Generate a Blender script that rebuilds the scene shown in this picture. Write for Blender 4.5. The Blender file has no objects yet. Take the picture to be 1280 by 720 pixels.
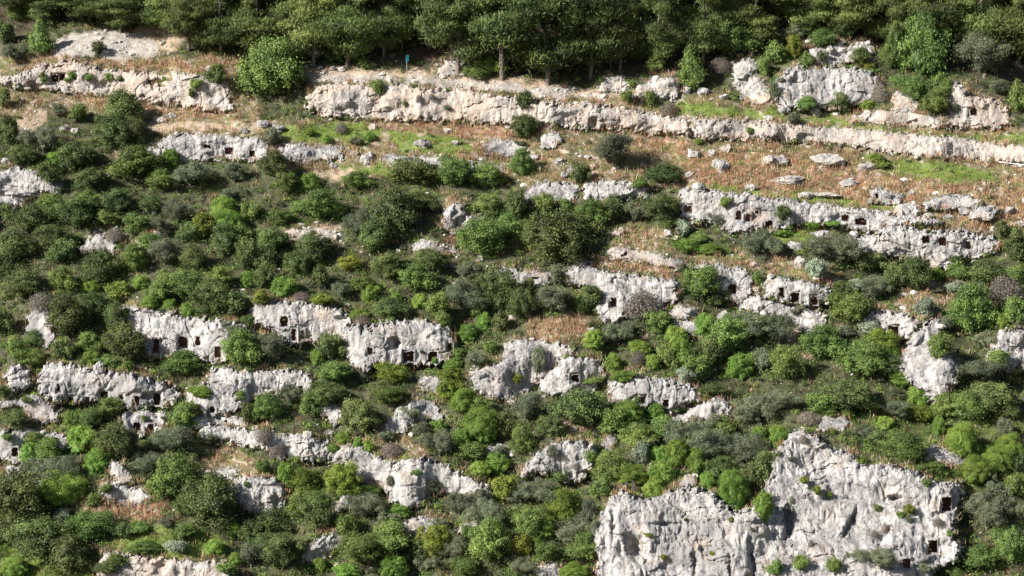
import bpy, math, random
import numpy as np

R = math.radians
rng = np.random.default_rng(7)
random.seed(7)
scene = bpy.context.scene
col = scene.collection

# ------------------------------------------------------------------ camera frame
HF = R(24.1)
TH = math.tan(HF/2)
CAM = np.array([0.0, 0.0, 95.0])
PITCH = R(-9.0)
FWD = np.array([0, math.cos(PITCH), math.sin(PITCH)])
UP = np.array([0, -math.sin(PITCH), math.cos(PITCH)])
RIGHT = np.array([1.0, 0, 0])

def world(px, py, D):
    px = np.asarray(px, float); py = np.asarray(py, float); D = np.asarray(D, float)
    a = (px-640)/640*TH; b = (360-py)/640*TH
    return CAM + D[..., None]*(a[..., None]*RIGHT + b[..., None]*UP + FWD)

# ------------------------------------------------------------------ noise
_tab = rng.normal(size=(512, 3)); _tab /= np.linalg.norm(_tab, axis=1)[:, None]
_perm = rng.permutation(512)
def noise3(p):
    p = np.asarray(p, float)
    i = np.floor(p).astype(np.int64); f = p-i
    u = f*f*f*(f*(f*6-15)+10)
    out = 0
    for dx in (0, 1):
        for dy in (0, 1):
            for dz in (0, 1):
                h = _perm[(i[..., 0]+dx) & 511]
                h = _perm[(h+i[..., 1]+dy) & 511]
                h = _perm[(h+i[..., 2]+dz) & 511]
                g = _tab[h]
                d = (g[..., 0]*(f[..., 0]-dx)+g[..., 1]*(f[..., 1]-dy)+g[..., 2]*(f[..., 2]-dz))
                w = (u[..., 0] if dx else 1-u[..., 0])*(u[..., 1] if dy else 1-u[..., 1])*(u[..., 2] if dz else 1-u[..., 2])
                out = out+d*w
    return out*1.5
def fbm(p, o=4, g=0.5):
    p = np.asarray(p, float); s = 0; a = 1
    for k in range(o):
        s = s+a*noise3(p+k*17.3); p = p*2.03; a *= g
    return s
def n2(px, py, s, o=3, seed=0.0):
    px, py = np.broadcast_arrays(px, py)
    return fbm(np.stack([px/s, py/s, np.full(px.shape, seed+0.37)], -1), o)
def sstep(a, b, x):
    t = np.clip((x-a)/(b-a), 0, 1); return t*t*(3-2*t)

# ------------------------------------------------------------------ polygons
def sdf(poly, px, py):
    """signed distance, positive inside"""
    P = np.array(poly, float); Q = np.roll(P, -1, 0)
    best = np.full(px.shape, 1e9); inside = np.zeros(px.shape, bool)
    for (x0, y0), (x1, y1) in zip(P, Q):
        ex, ey = x1-x0, y1-y0
        L = ex*ex+ey*ey+1e-9
        t = np.clip(((px-x0)*ex+(py-y0)*ey)/L, 0, 1)
        d = np.hypot(px-x0-t*ex, py-y0-t*ey)
        best = np.minimum(best, d)
        if abs(ey) > 1e-9:
            c = ((y0 > py) != (y1 > py)) & (px < ex*(py-y0)/ey+x0)
            inside ^= c
    return np.where(inside, best, -best)

# ------------------------------------------------------------------ rock outcrops: (short name, label, material, polygon, bulge, openings)
# opening: (x, y, w, h, depth)
ROCKS = [
 ('the double cave ledge', 'pale limestone ledge at the far upper left with a double arched cave', 'warm',
  [(0,97),(30,92),(45,82),(60,84),(75,77),(97,78),(130,88),(160,90),(195,92),(200,97),(185,103),(197,108),(212,118),(215,130),(175,124),(120,119),(60,112),(0,106)], 0.9,
  [(69,98,7,9,1.0),(78,97,6,8,0.8),(90,95,9,8,0.5)]),
 ('the wall left of the round tree', 'crumbly cream rock face just left of the big round tree above the second ledge', 'warm',
  [(214,100),(216,92),(235,92),(255,97),(275,100),(288,110),(290,138),(255,137),(228,132),(206,126),(200,112)], 0.8, []),
 ('the long pale wall', 'long cream and pink rock wall right of the big round tree', 'warm',
  [(383,135),(388,118),(400,108),(430,105),(455,109),(480,106),(505,106),(530,113),(570,112),(600,116),(640,122),(670,125),(700,130),(735,129),(760,134),(800,140),(850,149),(862,153),(862,169),(820,167),(790,163),(740,160),(700,157),(640,154),(560,150),(480,149),(410,146)], 1.0, []),
 ('the crumbling far right wall', 'crumbling pale wall continuing right under the path to the photo edge behind the fence stakes', 'warm',
  [(866,150),(900,150),(960,154),(1000,158),(1060,160),(1100,165),(1150,170),(1200,172),(1240,180),(1285,184),(1330,190),(1330,210),(1285,204),(1230,199),(1150,194),(1085,187),(1060,182),(960,174),(900,174),(866,172)], 0.8, []),
 ('the knob under the pines', 'small pale rock knob under the big pines right of the signpost', 'cream',
  [(545,88),(555,78),(575,75),(590,83),(590,94),(565,95),(550,96)], 0.5, []),
 ('the rocks by the pale post', 'broken white rocks behind the pale post at the forest edge', 'cream',
  [(750,103),(757,97),(778,95),(785,103),(783,112),(765,114),(752,113)], 0.5, []),
 ('the pile left of the conical pine', 'pile of white rocks left of the young conical pine', 'cream',
  [(793,122),(797,106),(808,104),(822,97),(845,97),(850,110),(848,122),(825,126),(800,126)], 0.7, []),
 ('the fluted white outcrop', 'fluted white outcrop with a rounded top at the upper right under the pine wood', 'grey',
  [(968,120),(972,100),(985,88),(998,82),(1006,88),(1030,86),(1060,86),(1080,88),(1096,95),(1100,112),(1090,125),(1070,130),(1050,136),(1020,134),(1000,138),(980,134)], 1.6, []),
 ('the cap above the fluted outcrop', 'white rock cap just above the fluted white outcrop', 'grey',
  [(1004,68),(1018,60),(1040,60),(1050,53),(1068,57),(1078,52),(1092,58),(1092,76),(1070,76),(1045,84),(1030,80),(1005,74)], 0.8, []),
 ('the stepped rocks left of the fluted outcrop', 'stepped white rocks going down to the left of the fluted white outcrop', 'cream',
  [(917,80),(930,76),(948,74),(950,88),(938,92),(955,100),(958,112),(965,128),(950,130),(930,124),(917,108)], 0.6, []),
 ('the rusty hollow rock', 'cream rock with a rusty hollow under the dark tree at the right edge', 'warm',
  [(1182,107),(1200,106),(1210,118),(1228,122),(1245,125),(1258,135),(1264,155),(1240,160),(1200,160),(1180,158),(1186,140),(1180,120)], 0.9,
  [(1217,140,9,8,0.5)]),
 ('the white rock by the tall young pine', 'white rock just left of the tall young pine on the right', 'cream',
  [(1115,132),(1118,118),(1130,113),(1146,118),(1148,132),(1140,142),(1122,142)], 0.6, []),
 ('the ledge under the fluted outcrop', 'low broken pale ledge along the path under the fluted white outcrop', 'warm',
  [(1062,146),(1085,142),(1110,138),(1140,142),(1178,148),(1178,158),(1140,158),(1100,153),(1065,153)], 0.5, []),
 ('the left ledge with square caves', 'grey white ledge at the upper left with three small square tombs', 'grey',
  [(196,180),(210,170),(240,168),(280,170),(320,172),(335,178),(332,198),(300,200),(262,198),(240,202),(205,200)], 0.9,
  [(259,183,9,6,0.8),(286,189,10,9,0.4),(315,192,7,8,0.7)]),
 ('the small ledge beside dark oaks', 'small pale ledge between the dark oaks and the ledge with square caves', 'grey',
  [(148,198),(152,188),(170,187),(188,184),(202,186),(200,198),(178,200),(162,208)], 0.6, []),
 ('the low ledge left of the gully', 'low whitish ledge running right from the left ledge with square caves', 'grey',
  [(350,186),(362,181),(380,182),(395,186),(415,182),(428,186),(427,196),(410,200),(385,202),(360,203),(352,196)], 0.7, []),
 ('the thin middle ledge', 'thin white ledge in the grass below the long pale wall', 'grey',
  [(477,198),(487,193),(500,197),(530,196),(560,201),(592,203),(627,207),(628,216),(600,218),(560,211),(510,208),(490,207)], 0.6, []),
 ('the slab below the dark round bush', 'flat white slab left of the dark round bush in the upper middle', 'grey',
  [(602,182),(615,176),(640,176),(655,182),(650,192),(635,196),(612,194)], 0.5, []),
 ('the rock right of the dark round bush', 'white split rock just right of the dark round bush', 'grey',
  [(677,172),(690,164),(700,168),(701,177),(690,184),(680,184)], 0.6, []),
 ('the shaded rock at the left edge', 'shaded blue grey rock among shrubs at the left photo edge', 'grey',
  [(0,215),(20,209),(40,213),(60,222),(78,234),(70,242),(50,244),(30,250),(20,262),(0,285),(-20,285),(-20,215)], 1.0, []),
 ('the flat rock in the oaks', 'flat pale rock surrounded by dark shrubs on the left', 'grey',
  [(102,310),(112,299),(125,292),(140,300),(148,312),(140,317),(120,316),(104,318)], 0.7, [(93,312,9,7,0.4)]),
 ('the rock right of the flat rock', 'small pale rock right of the flat rock in the oaks', 'grey',
  [(172,302),(180,295),(190,297),(196,289),(205,294),(202,304),(188,308),(176,308)], 0.6, []),
 ('the pale ledge with small tomb', 'pale ledge left of centre top with one small dark tomb beside leafy shrubs', 'grey',
  [(658,250),(660,236),(675,229),(700,228),(722,232),(720,246),(700,255),(675,258)], 0.8, [(687,247,8,7,0.6)]),
 ('the ledge below the olive tree', 'white ledge just below the grey olive tree', 'grey',
  [(728,240),(735,228),(760,226),(785,230),(808,230),(810,244),(790,248),(760,250),(738,252)], 0.8, []),
 ('the white boulder rock amid oaks', 'white rounded rock standing out among dark oaks left of centre', 'grey',
  [(553,285),(557,262),(566,253),(578,256),(582,268),(604,272),(600,282),(580,285),(568,292)], 1.2, []),
 ('the long ledge of niches', 'long white ledge on the right with a row of rusty tomb niches', 'grey',
  [(850,238),(870,236),(900,240),(935,245),(960,248),(1000,252),(1040,258),(1080,262),(1120,267),(1150,270),(1180,277),(1160,281),(1130,283),(1100,285),(1085,290),(1065,285),(1040,281),(1005,281),(985,285),(960,288),(935,290),(912,292),(895,280),(870,278),(850,272)], 1.2,
  [(860,261,9,8,0.35),(923,269,7,11,0.35),(935,272,6,10,0.3),(946,265,5,5,0.3),(961,281,10,10,1.1),(1056,272,9,8,0.4),(1076,277,14,8,0.9)]),
 ('the right hand tomb block', 'white rounded block at the right with one square tomb and a dark arch', 'grey',
  [(1060,300),(1068,294),(1085,296),(1105,293),(1100,287),(1110,281),(1130,281),(1145,286),(1170,289),(1200,290),(1230,294),(1253,302),(1243,315),(1225,322),(1200,324),(1195,335),(1165,334),(1160,326),(1120,322),(1085,318),(1068,312)], 1.3,
  [(1178,302,9,11,0.5),(1157,299,9,9,0.9),(1210,306,6,11,0.4)]),
 ('the white hump in the red grass', 'broad white hump of rock in the reddish grass at the upper right', 'grey',
  [(1153,256),(1165,247),(1185,243),(1210,245),(1228,252),(1220,260),(1190,261),(1160,262)], 0.9, []),
 ('the split rock in the red grass', 'split white rock in the reddish grass left of the broad white hump', 'grey',
  [(1087,250),(1090,240),(1102,236),(1112,240),(1127,243),(1125,252),(1110,254),(1095,252)], 0.8, [(1096,245,4,5,0.4)]),
 ('the rock below the split rock', 'low white rock just below the split rock in the reddish grass', 'grey',
  [(1118,264),(1124,256),(1145,256),(1150,264),(1138,268),(1124,268)], 0.6, []),
 ('the wedge rock right of the hump', 'white wedge shaped rock at the lower right of the broad white hump', 'grey',
  [(1212,272),(1216,260),(1232,256),(1248,262),(1244,272),(1228,276)], 0.8, []),
 ('the thin ledge above the slanted slabs', 'thin pale ledge above the slanted rock slabs at centre right', 'warm',
  [(758,318),(765,309),(790,312),(820,318),(850,326),(866,334),(850,338),(820,330),(790,324),(765,324)], 0.5, []),
 ('the slanted slabs', 'broad slanted pale slabs at centre with two small tombs low down', 'grey',
  [(703,345),(710,332),(735,331),(750,338),(790,344),(830,350),(850,352),(846,372),(838,385),(820,388),(800,380),(785,392),(770,405),(752,400),(745,385),(752,372),(730,360),(712,355)], 1.3,
  [(767,377,7,11,0.7),(834,382,9,10,0.8)]),
 ('the low ledge left of the slanted slabs', 'low pale ledge left of the slanted slabs under the dark rounded oak', 'grey',
  [(612,340),(630,335),(650,340),(683,340),(700,346),(690,354),(665,357),(640,353),(615,350)], 0.6, []),
 ('the single tomb face', 'pale carved face with one black square tomb right of the slanted slabs', 'grey',
  [(862,334),(880,330),(905,334),(925,338),(941,346),(940,366),(932,378),(915,376),(897,374),(885,360),(872,350)], 1.2,
  [(915,361,9,11,1.2)]),
 ('the three tomb block', 'smooth white block with three square tombs in a row at centre right', 'grey',
  [(955,350),(962,346),(985,349),(1010,352),(1038,360),(1040,370),(1034,380),(1012,384),(985,378),(957,372)], 1.4,
  [(977,366,6,13,0.9),(993.5,372,10,12,1.3),(1018,376,8,11,0.8)]),
 ('the slabs below the three tombs', 'pale tumbled slabs just below the three tomb block', 'grey',
  [(920,378),(930,368),(950,370),(958,374),(985,380),(1010,386),(1026,392),(1034,405),(1034,425),(1020,428),(1005,415),(992,405),(975,398),(955,390),(930,386)], 0.8, []),
 ('the white rock under the single tomb', 'rounded white rock left below the single tomb face', 'grey',
  [(838,392),(845,384),(860,385),(873,386),(872,394),(858,398),(842,398)], 0.7, []),
 ('the pale slab at the brown bush', 'flat pale slab right of the dark brown bush near the centre', 'grey',
  [(836,408),(845,402),(865,403),(882,410),(878,416),(855,414),(840,414)], 0.4, []),
 ('the broken slabs left of the hump', 'broken pale slabs left of the white hump with one tomb, lower centre', 'grey',
  [(588,470),(600,460),(625,455),(632,430),(650,424),(672,428),(700,431),(716,436),(704,448),(690,462),(672,476),(660,490),(640,500),(615,500),(595,488)], 0.8, []),
 ('the hump with one tomb', 'smooth white hump with one small square tomb at lower centre', 'grey',
  [(675,478),(690,462),(705,448),(725,446),(748,452),(758,462),(750,476),(740,490),(715,492),(690,495),(678,490)], 1.4,
  [(719,473,9,9,1.1)]),
 ('the grooved block', 'grooved white block with a narrow black cave right of the white hump', 'grey',
  [(763,480),(772,472),(795,470),(830,474),(862,480),(878,490),(872,500),(850,510),(838,516),(822,508),(805,510),(780,508),(765,500)], 1.4,
  [(832,504,7,10,1.1),(803,500,6,9,0.5)]),
 ('the slab above the olive scrub', 'slanted white slab below the right end of the grooved block', 'grey',
  [(838,524),(855,514),(880,502),(905,497),(916,508),(910,516),(890,526),(865,524),(845,530)], 0.8, []),
 ('the left cliff with doorways', 'grey cliff on the left with a row of brown doorway tombs', 'grey',
  [(150,386),(165,383),(190,389),(215,393),(245,398),(275,402),(302,404),(305,415),(290,430),(282,448),(262,452),(235,440),(205,448),(185,446),(175,430),(165,412),(152,400)], 1.5,
  [(195,432,7,17,0.8),(229,428,11,14,0.9),(247,426,6,11,0.4),(272,440,8,14,0.4)]),
 ('the grey crag at the left', 'weathered grey crag at the left edge above the ledge of many tombs', 'grey',
  [(35,398),(42,386),(55,382),(66,390),(68,410),(72,428),(60,436),(42,430),(35,415)], 1.2, []),
 ('the rounded cliff left of centre', 'rounded pale cliff left of centre with one dark window and two narrow niches', 'grey',
  [(310,388),(318,378),(345,377),(385,379),(412,383),(430,390),(440,400),(434,420),(425,432),(405,432),(385,428),(368,432),(352,424),(335,410),(316,404)], 1.5,
  [(355,402,9,12,0.9),(367,418,6,14,0.5),(378,418,5,12,0.3)]),
 ('the four door cliff', 'white domed cliff left of centre with four square tomb doors along its foot', 'grey',
  [(424,422),(432,410),(448,406),(455,412),(475,404),(510,401),(540,403),(558,410),(568,424),(566,440),(556,452),(535,456),(508,456),(490,458),(470,456),(455,466),(442,462),(432,445)], 2.0,
  [(462,439,6,9,0.4),(511,446,13,13,1.2),(541,446,12,13,1.1),(563,433,6,10,0.6)]),
 ('the ledge of many tombs', 'long pitted grey ledge at the left with a row of many small tombs', 'grey',
  [(48,470),(56,457),(75,454),(100,459),(115,462),(140,466),(165,467),(190,474),(215,484),(228,492),(220,502),(205,508),(180,506),(160,510),(140,504),(115,502),(95,505),(70,502),(50,494)], 1.5,
  [(73,485,4,9,0.5),(88,500,5,8,0.5),(109,500,5,8,0.4),(130,495,9,11,1.1),(151,496,5,6,0.4),(171,501,7,11,0.7),(196,499,9,14,1.1)]),
 ('the crag left of the many tombs', 'small dark cleft crag at the left end of the ledge of many tombs', 'grey',
  [(6,470),(15,458),(25,456),(36,464),(38,480),(28,490),(14,486)], 1.1, []),
 ('the low steps at the left', 'low pale rock steps below the ledge of many tombs at the left edge', 'grey',
  [(0,502),(25,500),(45,494),(60,502),(72,515),(72,526),(58,530),(40,522),(25,510),(0,508)], 0.7, []),
 ('the lower double tomb step', 'lower rock step with two dark tombs beneath the ledge of many tombs', 'grey',
  [(150,522),(155,513),(175,512),(200,516),(214,520),(206,532),(195,542),(180,544),(165,540),(152,534)], 1.0,
  [(171,533,9,11,0.9),(188,537,8,13,0.5)]),
 ('the square window ledge', 'grey ledge at the left edge with one square window tomb and a bush in front', 'grey',
  [(-10,542),(0,539),(25,538),(60,541),(86,545),(88,556),(70,566),(45,562),(38,575),(20,578),(0,574),(-10,575)], 1.3,
  [(18,565,8,12,0.9)]),
 ('the small block at the left foot', 'small white block below the square window ledge', 'grey',
  [(5,590),(12,583),(25,584),(28,594),(18,600),(8,598)], 0.6, []),
 ('the middle left ledge', 'rugged pale ledge with a small tomb between dark bushes left of centre', 'grey',
  [(233,498),(240,488),(262,478),(264,465),(280,460),(300,466),(330,464),(360,463),(385,467),(394,480),(385,495),(368,498),(350,492),(325,494),(305,508),(285,520),(260,520),(240,514)], 1.2,
  [(265,512,6,8,0.6),(362,485,9,9,0.6),(376,487,5,8,0.3)]),
 ('the long diagonal ridge', 'long pale ridge running down from left of centre to the lower middle', 'grey',
  [(247,533),(260,529),(300,536),(330,540),(355,546),(380,545),(405,553),(425,562),(448,558),(470,570),(490,580),(510,574),(530,573),(560,585),(590,600),(617,616),(604,630),(585,624),(560,617),(545,612),(530,622),(524,634),(505,636),(490,628),(482,612),(462,606),(448,598),(430,580),(405,574),(385,578),(360,570),(330,560),(300,556),(270,552),(250,546)], 1.2, []),
 ('the fluted grey block', 'fluted grey block at lower left beside the darkest tree', 'grey',
  [(286,604),(298,598),(320,596),(345,598),(357,612),(355,634),(348,645),(325,646),(305,640),(292,622)], 1.4, []),
 ('the lower ledge by yellow bushes', 'low broken ledge below the yellow green thicket, lower left of centre', 'grey',
  [(378,686),(390,678),(410,668),(420,660),(432,668),(440,678),(420,686),(405,700),(390,706),(378,698)], 0.7, []),
 ('the small slab below the ridge', 'small slab just below the middle of the long diagonal ridge', 'grey',
  [(418,630),(430,622),(455,619),(470,625),(462,634),(440,636),(422,637)], 0.5, []),
 ('the white slab low centre', 'white slab at bottom centre left under the domed green bush', 'grey',
  [(490,662),(500,652),(520,647),(545,650),(560,654),(545,664),(535,676),(522,684),(508,678)], 0.9, []),
 ('the tumbled rock at bottom centre', 'pale tumbled rock low in the photo between olive scrub at bottom centre', 'grey',
  [(572,662),(580,654),(595,654),(602,666),(596,676),(580,678)], 0.7, []),
 ('the slanted slab by the black bush', 'slanted white slab right of the blackish round bush near the centre', 'grey',
  [(476,542),(486,524),(500,512),(518,501),(540,500),(546,508),(556,524),(548,530),(535,522),(520,528),(505,540),(490,546)], 0.9, []),
 ('the old terrace wall', 'weathered vertical rock band under a green terrace at the bottom left', 'warm',
  [(122,700),(135,690),(160,694),(200,698),(240,702),(275,702),(288,712),(290,745),(120,745)], 0.9, []),
 ('the pitted white hump', 'pitted white hump with reddish tufts left above the great cliff', 'grey',
  [(648,597),(660,580),(672,566),(695,553),(720,552),(745,556),(748,570),(738,586),(724,603),(705,603),(690,594),(670,592)], 1.4, []),
 ('the sliver above the pitted hump', 'small white sliver of rock upper right of the pitted white hump', 'grey',
  [(752,560),(758,548),(768,541),(776,546),(768,556),(764,564)], 0.5, []),
 ('the small pale rock amid green scrub', 'small pale rock in bright green scrub below centre', 'grey',
  [(605,566),(612,557),(632,557),(643,564),(634,572),(614,572)], 0.5, []),
 ('the great cliff', 'great grey white fluted cliff filling the bottom right with three black tomb doors', 'grey',
  [(744,760),(746,700),(742,670),(752,645),(762,626),(778,615),(795,622),(808,628),(830,618),(852,611),(872,610),(890,616),(905,632),(922,640),(945,634),(958,610),(964,590),(962,572),(978,556),(992,541),(1005,538),(1020,545),(1040,562),(1062,566),(1075,580),(1100,581),(1120,583),(1145,590),(1168,602),(1200,605),(1203,622),(1196,645),(1192,668),(1205,690),(1190,705),(1165,715),(1160,760)], 2.6,
  [(1183,630,11,18,1.6),(1166,683,11,16,1.6),(1133,704,9,12,0.8)]),
 ('the ledge above the great cliff', 'thin white ledge in the scrub just above the great cliff', 'grey',
  [(1020,530),(1030,523),(1058,522),(1062,530),(1055,538),(1035,540),(1024,538)], 0.5, []),
 ('the slab by the green dome', 'white slab beside the biggest bright green dome at the right', 'grey',
  [(1154,560),(1168,555),(1182,564),(1200,572),(1211,575),(1205,584),(1190,582),(1172,576),(1156,568)], 0.6, []),
 ('the leaning rounded cliff', 'leaning rounded cliff at the right below the little tomb rock', 'grey',
  [(1121,460),(1130,440),(1140,420),(1155,406),(1170,398),(1178,404),(1172,420),(1176,440),(1192,448),(1202,462),(1192,480),(1178,498),(1165,506),(1150,490),(1135,478)], 1.8, []),
 ('the cliff at the right edge', 'grey cliff cut by the right photo edge under olive scrub', 'grey',
  [(1235,455),(1242,430),(1250,415),(1270,412),(1300,412),(1300,470),(1270,465),(1245,464)], 1.5, []),
 ('the little tomb rock', 'little white rock with one brown square tomb at the right', 'grey',
  [(1082,398),(1088,389),(1110,390),(1135,395),(1146,402),(1142,415),(1130,424),(1112,420),(1100,408),(1086,404)], 1.2,
  [(1116,413,13,11,0.9)]),
 ('the small white rock atop the great cliff', 'small white rock above the left top of the great cliff', 'grey',
  [(850,606),(856,597),(868,595),(872,604),(862,609)], 0.5, []),
 ('the white chip among domes', 'white chip of rock among green domes above the great cliff', 'grey',
  [(806,596),(812,586),(826,581),(832,586),(822,594),(814,600)], 0.5, []),
 ('the shaded slab low left', 'grey slab in shade right of the big dark bush at lower left', 'grey',
  [(122,612),(135,603),(155,606),(178,612),(190,622),(178,632),(150,630),(130,624)], 0.5, []),
 ('the notch rock low left', 'pale notched rock above the grey shaded slab at lower left', 'grey',
  [(137,586),(142,577),(152,580),(160,590),(166,604),(150,604),(140,594)], 0.7, []),
 ('the patch by the oak foot', 'small pale rock patch beside the dark shrubs right of the four door cliff', 'grey',
  [(524,478),(534,470),(550,470),(562,480),(548,490),(530,488)], 0.6, []),
 ('the pale steps in the scrub', 'pale broken steps in the scrub just left of the long diagonal ridge', 'grey',
  [(236,524),(255,516),(285,520),(312,524),(305,534),(275,530),(250,532)], 0.6, []),
 ('the bank under the middle left ledge', 'pale rock bank between the middle left ledge and the blackish round bush', 'grey',
  [(394,500),(405,496),(420,503),(430,520),(420,532),(408,524),(398,512)], 0.6, []),
 ('the low rock by the spurge', 'low pale rock in scrub at the lower left beside two bushes', 'grey',
  [(268,590),(280,584),(300,588),(290,598),(274,600)], 0.5, []),
 ('the bottom scrap of rock', 'scrap of pale rock at the bottom edge left of the great cliff', 'grey',
  [(672,716),(680,706),(695,703),(702,712),(698,730),(672,730)], 0.5, []),
 ('the rock cut by oak branches', 'pale rock patch right of the tall dark oak near the centre', 'grey',
  [(512,314),(520,304),(540,302),(570,308),(572,318),(550,318),(530,320)], 0.5, []),
 ('the pale bank left of centre', 'pale earthy bank of rock above the dark oaks, left of centre', 'warm',
  [(360,290),(368,285),(395,286),(418,290),(420,298),(395,298),(372,297)], 0.4, []),
]
# boulders: x, y, rx, ry (photo pixels)
BOULDERS = [(901,205,12,10),(909,185,8,6),(863,218,8,5),(960,200,10,8),(866,191,10,6),(890,190,6,5),(970,199,16,6),(1030,198,22,8),
 (1083,207,14,6),(985,224,24,5),(1060,228,14,4),(1035,243,18,4),(1008,243,14,4),(937,233,9,4),(942,247,7,4),(875,232,10,5),
 (458,199,8,7),(463,194,7,6),(418,206,6,4),(444,191,6,4),(528,178,12,6),(467,158,6,4),(540,205,5,3),(570,178,6,4),
 (1228,268,14,5),(1206,262,12,5),(1262,262,8,5),(1275,280,8,5),(1243,285,8,4),(1000,328,8,9),(1027,292,13,5),(995,306,12,6),
 (835,291,6,5),(770,292,6,4),(777,288,5,4),(124,458,8,8),(42,612,9,6),(48,606,8,6),(385,543,7,6),(412,541,8,4),
 (1038,60,6,5),(980,135,8,7),(1020,140,9,6),(960,148,7,4),(880,113,8,5),(858,112,8,5),(925,92,10,5),(905,120,7,4),
 (790,119,6,4),(730,130,6,4),(660,150,5,3),(400,84,5,3),(415,85,5,3),(428,86,6,3),(300,88,6,3),(262,85,6,3),(345,160,12,6),
 (330,154,10,5),(200,148,9,5),(215,143,7,4),(80,160,6,3),(94,162,7,4),(305,163,6,4),(10,200,10,5),(145,286,4,5),
 (560,163,6,4),(700,200,8,5),(715,212,7,4),(664,196,10,5),(705,218,6,4),(742,207,6,4),(1110,243,6,5),(1160,268,8,4),(1185,270,7,4),
 (905,395,10,7),(860,388,8,5),(725,330,9,4),(890,418,7,4),(600,322,6,4),(566,330,5,4),(640,398,6,4),(660,394,5,3),
 (740,412,7,4),(600,466,8,5),(870,612,6,4),(800,700,6,5),(1120,550,6,4),(1195,318,7,4),(1140,240,6,4),(1004,620,4,3)]

GX0, GX1, GY0, GY1, GS = -360, 1640, -330, 1030, 2.5
gx = np.arange(GX0, GX1+1, GS); gy = np.arange(GY0, GY1+1, GS)
PX, PY = np.meshgrid(gx, gy)       # rows = py
slope = R(36.0)
N0 = np.array([0, -math.sin(slope), math.cos(slope)])
P0 = CAM + 250*FWD
def base_depth(px, py):
    a = (px-640)/640*TH; b = (360-py)/640*TH
    d = a[..., None]*RIGHT + b[..., None]*UP + FWD
    return (P0-CAM) @ N0 / (d @ N0)
D0 = base_depth(PX, PY)
mpp = D0*TH/640

def gauss1(A, sig, axis):
    r = int(3*sig)+1
    k = np.exp(-0.5*(np.arange(-r, r+1)/sig)**2); k /= k.sum()
    pad = [(0, 0), (0, 0)]; pad[axis] = (r, r)
    B = np.pad(A, pad, mode='reflect' if r < A.shape[axis] else 'edge')
    out = np.zeros_like(A)
    for i, w in enumerate(k):
        out += w*(B[i:i+A.shape[0], :] if axis == 0 else B[:, i:i+A.shape[1]])
    return out

rockmask = np.zeros(PX.shape); rock_in = np.full(PX.shape, -99.0)
for nm, lb, mt, poly, bul, ops in ROCKS:
    P = np.array(poly)
    ix0 = max(0, int((P[:, 0].min()-20-GX0)/GS)); ix1 = int((P[:, 0].max()+20-GX0)/GS)+1
    iy0 = max(0, int((P[:, 1].min()-20-GY0)/GS)); iy1 = int((P[:, 1].max()+20-GY0)/GS)+1
    s = sdf(poly, PX[iy0:iy1, ix0:ix1], PY[iy0:iy1, ix0:ix1])
    rock_in[iy0:iy1, ix0:ix1] = np.maximum(rock_in[iy0:iy1, ix0:ix1], s)
rockmask = sstep(-2, 4, rock_in)
soft = gauss1(gauss1(rockmask, 2, 0), 2, 1)
rate = -1.25*soft*mpp*GS                # rock is steep, ground between it flatter
rate += 0.35*n2(PX, PY*1.6, 60, 3, 4.0)*mpp*GS
I = np.cumsum(rate[::-1], axis=0)[::-1]
# smooth along columns, subtract slow part
I = I - gauss1(I, 26, 0)
I = gauss1(I, 3.2, 1)
TD = D0 + np.clip(I, -6, 6)
W0 = world(PX, PY, D0)
TD = TD - 0.55*fbm(W0/6.0, 3) - 0.16*fbm(W0/1.3, 3)
SD = TD.copy()                            # rock seats on this
tuck = np.zeros(PX.shape)   # only behind carved openings
for r_ in ROCKS:
    for (ox, oy, ow, oh, dp) in r_[5]:
        tuck = np.maximum(tuck, (dp+.9)*sstep(9, 5, np.maximum(np.abs(PX-ox)-ow/2, np.abs(PY-oy)-oh/2)))
TDp = TD + np.maximum(.55*sstep(2, 7, rock_in), tuck)      # ground tucked in behind the rocks
CD = TD.copy()                            # combined front surface, filled while rocks are made

def samp(A, px, py):
    fx = np.clip((np.asarray(px, float)-GX0)/GS, 0, len(gx)-1.001); fy = np.clip((np.asarray(py, float)-GY0)/GS, 0, len(gy)-1.001)
    i = fx.astype(int); j = fy.astype(int); u = fx-i; v = fy-j
    return (A[j, i]*(1-u)+A[j, i+1]*u)*(1-v)+(A[j+1, i]*(1-u)+A[j+1, i+1]*u)*v

# ------------------------------------------------------------------ object helpers
def tag(o, label=None, cat=None, group=None, kind=None):
    if label: o['label'] = label
    if cat: o['category'] = cat
    if group: o['group'] = group
    if kind: o['kind'] = kind
    return o
def mesh_np(name, V, F, mat=None, attrs=None, smooth=False):
    """V (n,3), F (m,k) numpy, k = 3 or 4"""
    me = bpy.data.meshes.new(name)
    V = np.asarray(V, np.float32); F = np.asarray(F, np.int32)
    k = F.shape[1]
    me.vertices.add(len(V)); me.vertices.foreach_set('co', V.ravel())
    me.loops.add(F.size); me.loops.foreach_set('vertex_index', F.ravel())
    me.polygons.add(len(F)); me.polygons.foreach_set('loop_start', np.arange(0, F.size, k, dtype=np.int32))
    me.polygons.foreach_set('loop_total', np.full(len(F), k, np.int32))
    me.polygons.foreach_set('use_smooth', np.full(len(F), smooth))
    me.update(calc_edges=True)
    for an, arr in (attrs or {}).items():
        arr = np.asarray(arr, np.float32)
        if arr.ndim == 1:
            a = me.attributes.new(an, 'FLOAT', 'POINT'); a.data.foreach_set('value', arr)
        else:
            a = me.attributes.new(an, 'FLOAT_COLOR', 'POINT')
            if arr.shape[1] == 3: arr = np.concatenate([arr, np.ones((len(arr), 1), np.float32)], 1)
            a.data.foreach_set('color', arr.ravel())
    if mat: me.materials.append(mat)
    return me
def obj(name, me, parent=None, loc=(0, 0, 0)):
    o = bpy.data.objects.new(name, me); col.objects.link(o); o.location = loc
    if parent: o.parent = parent
    return o
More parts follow.
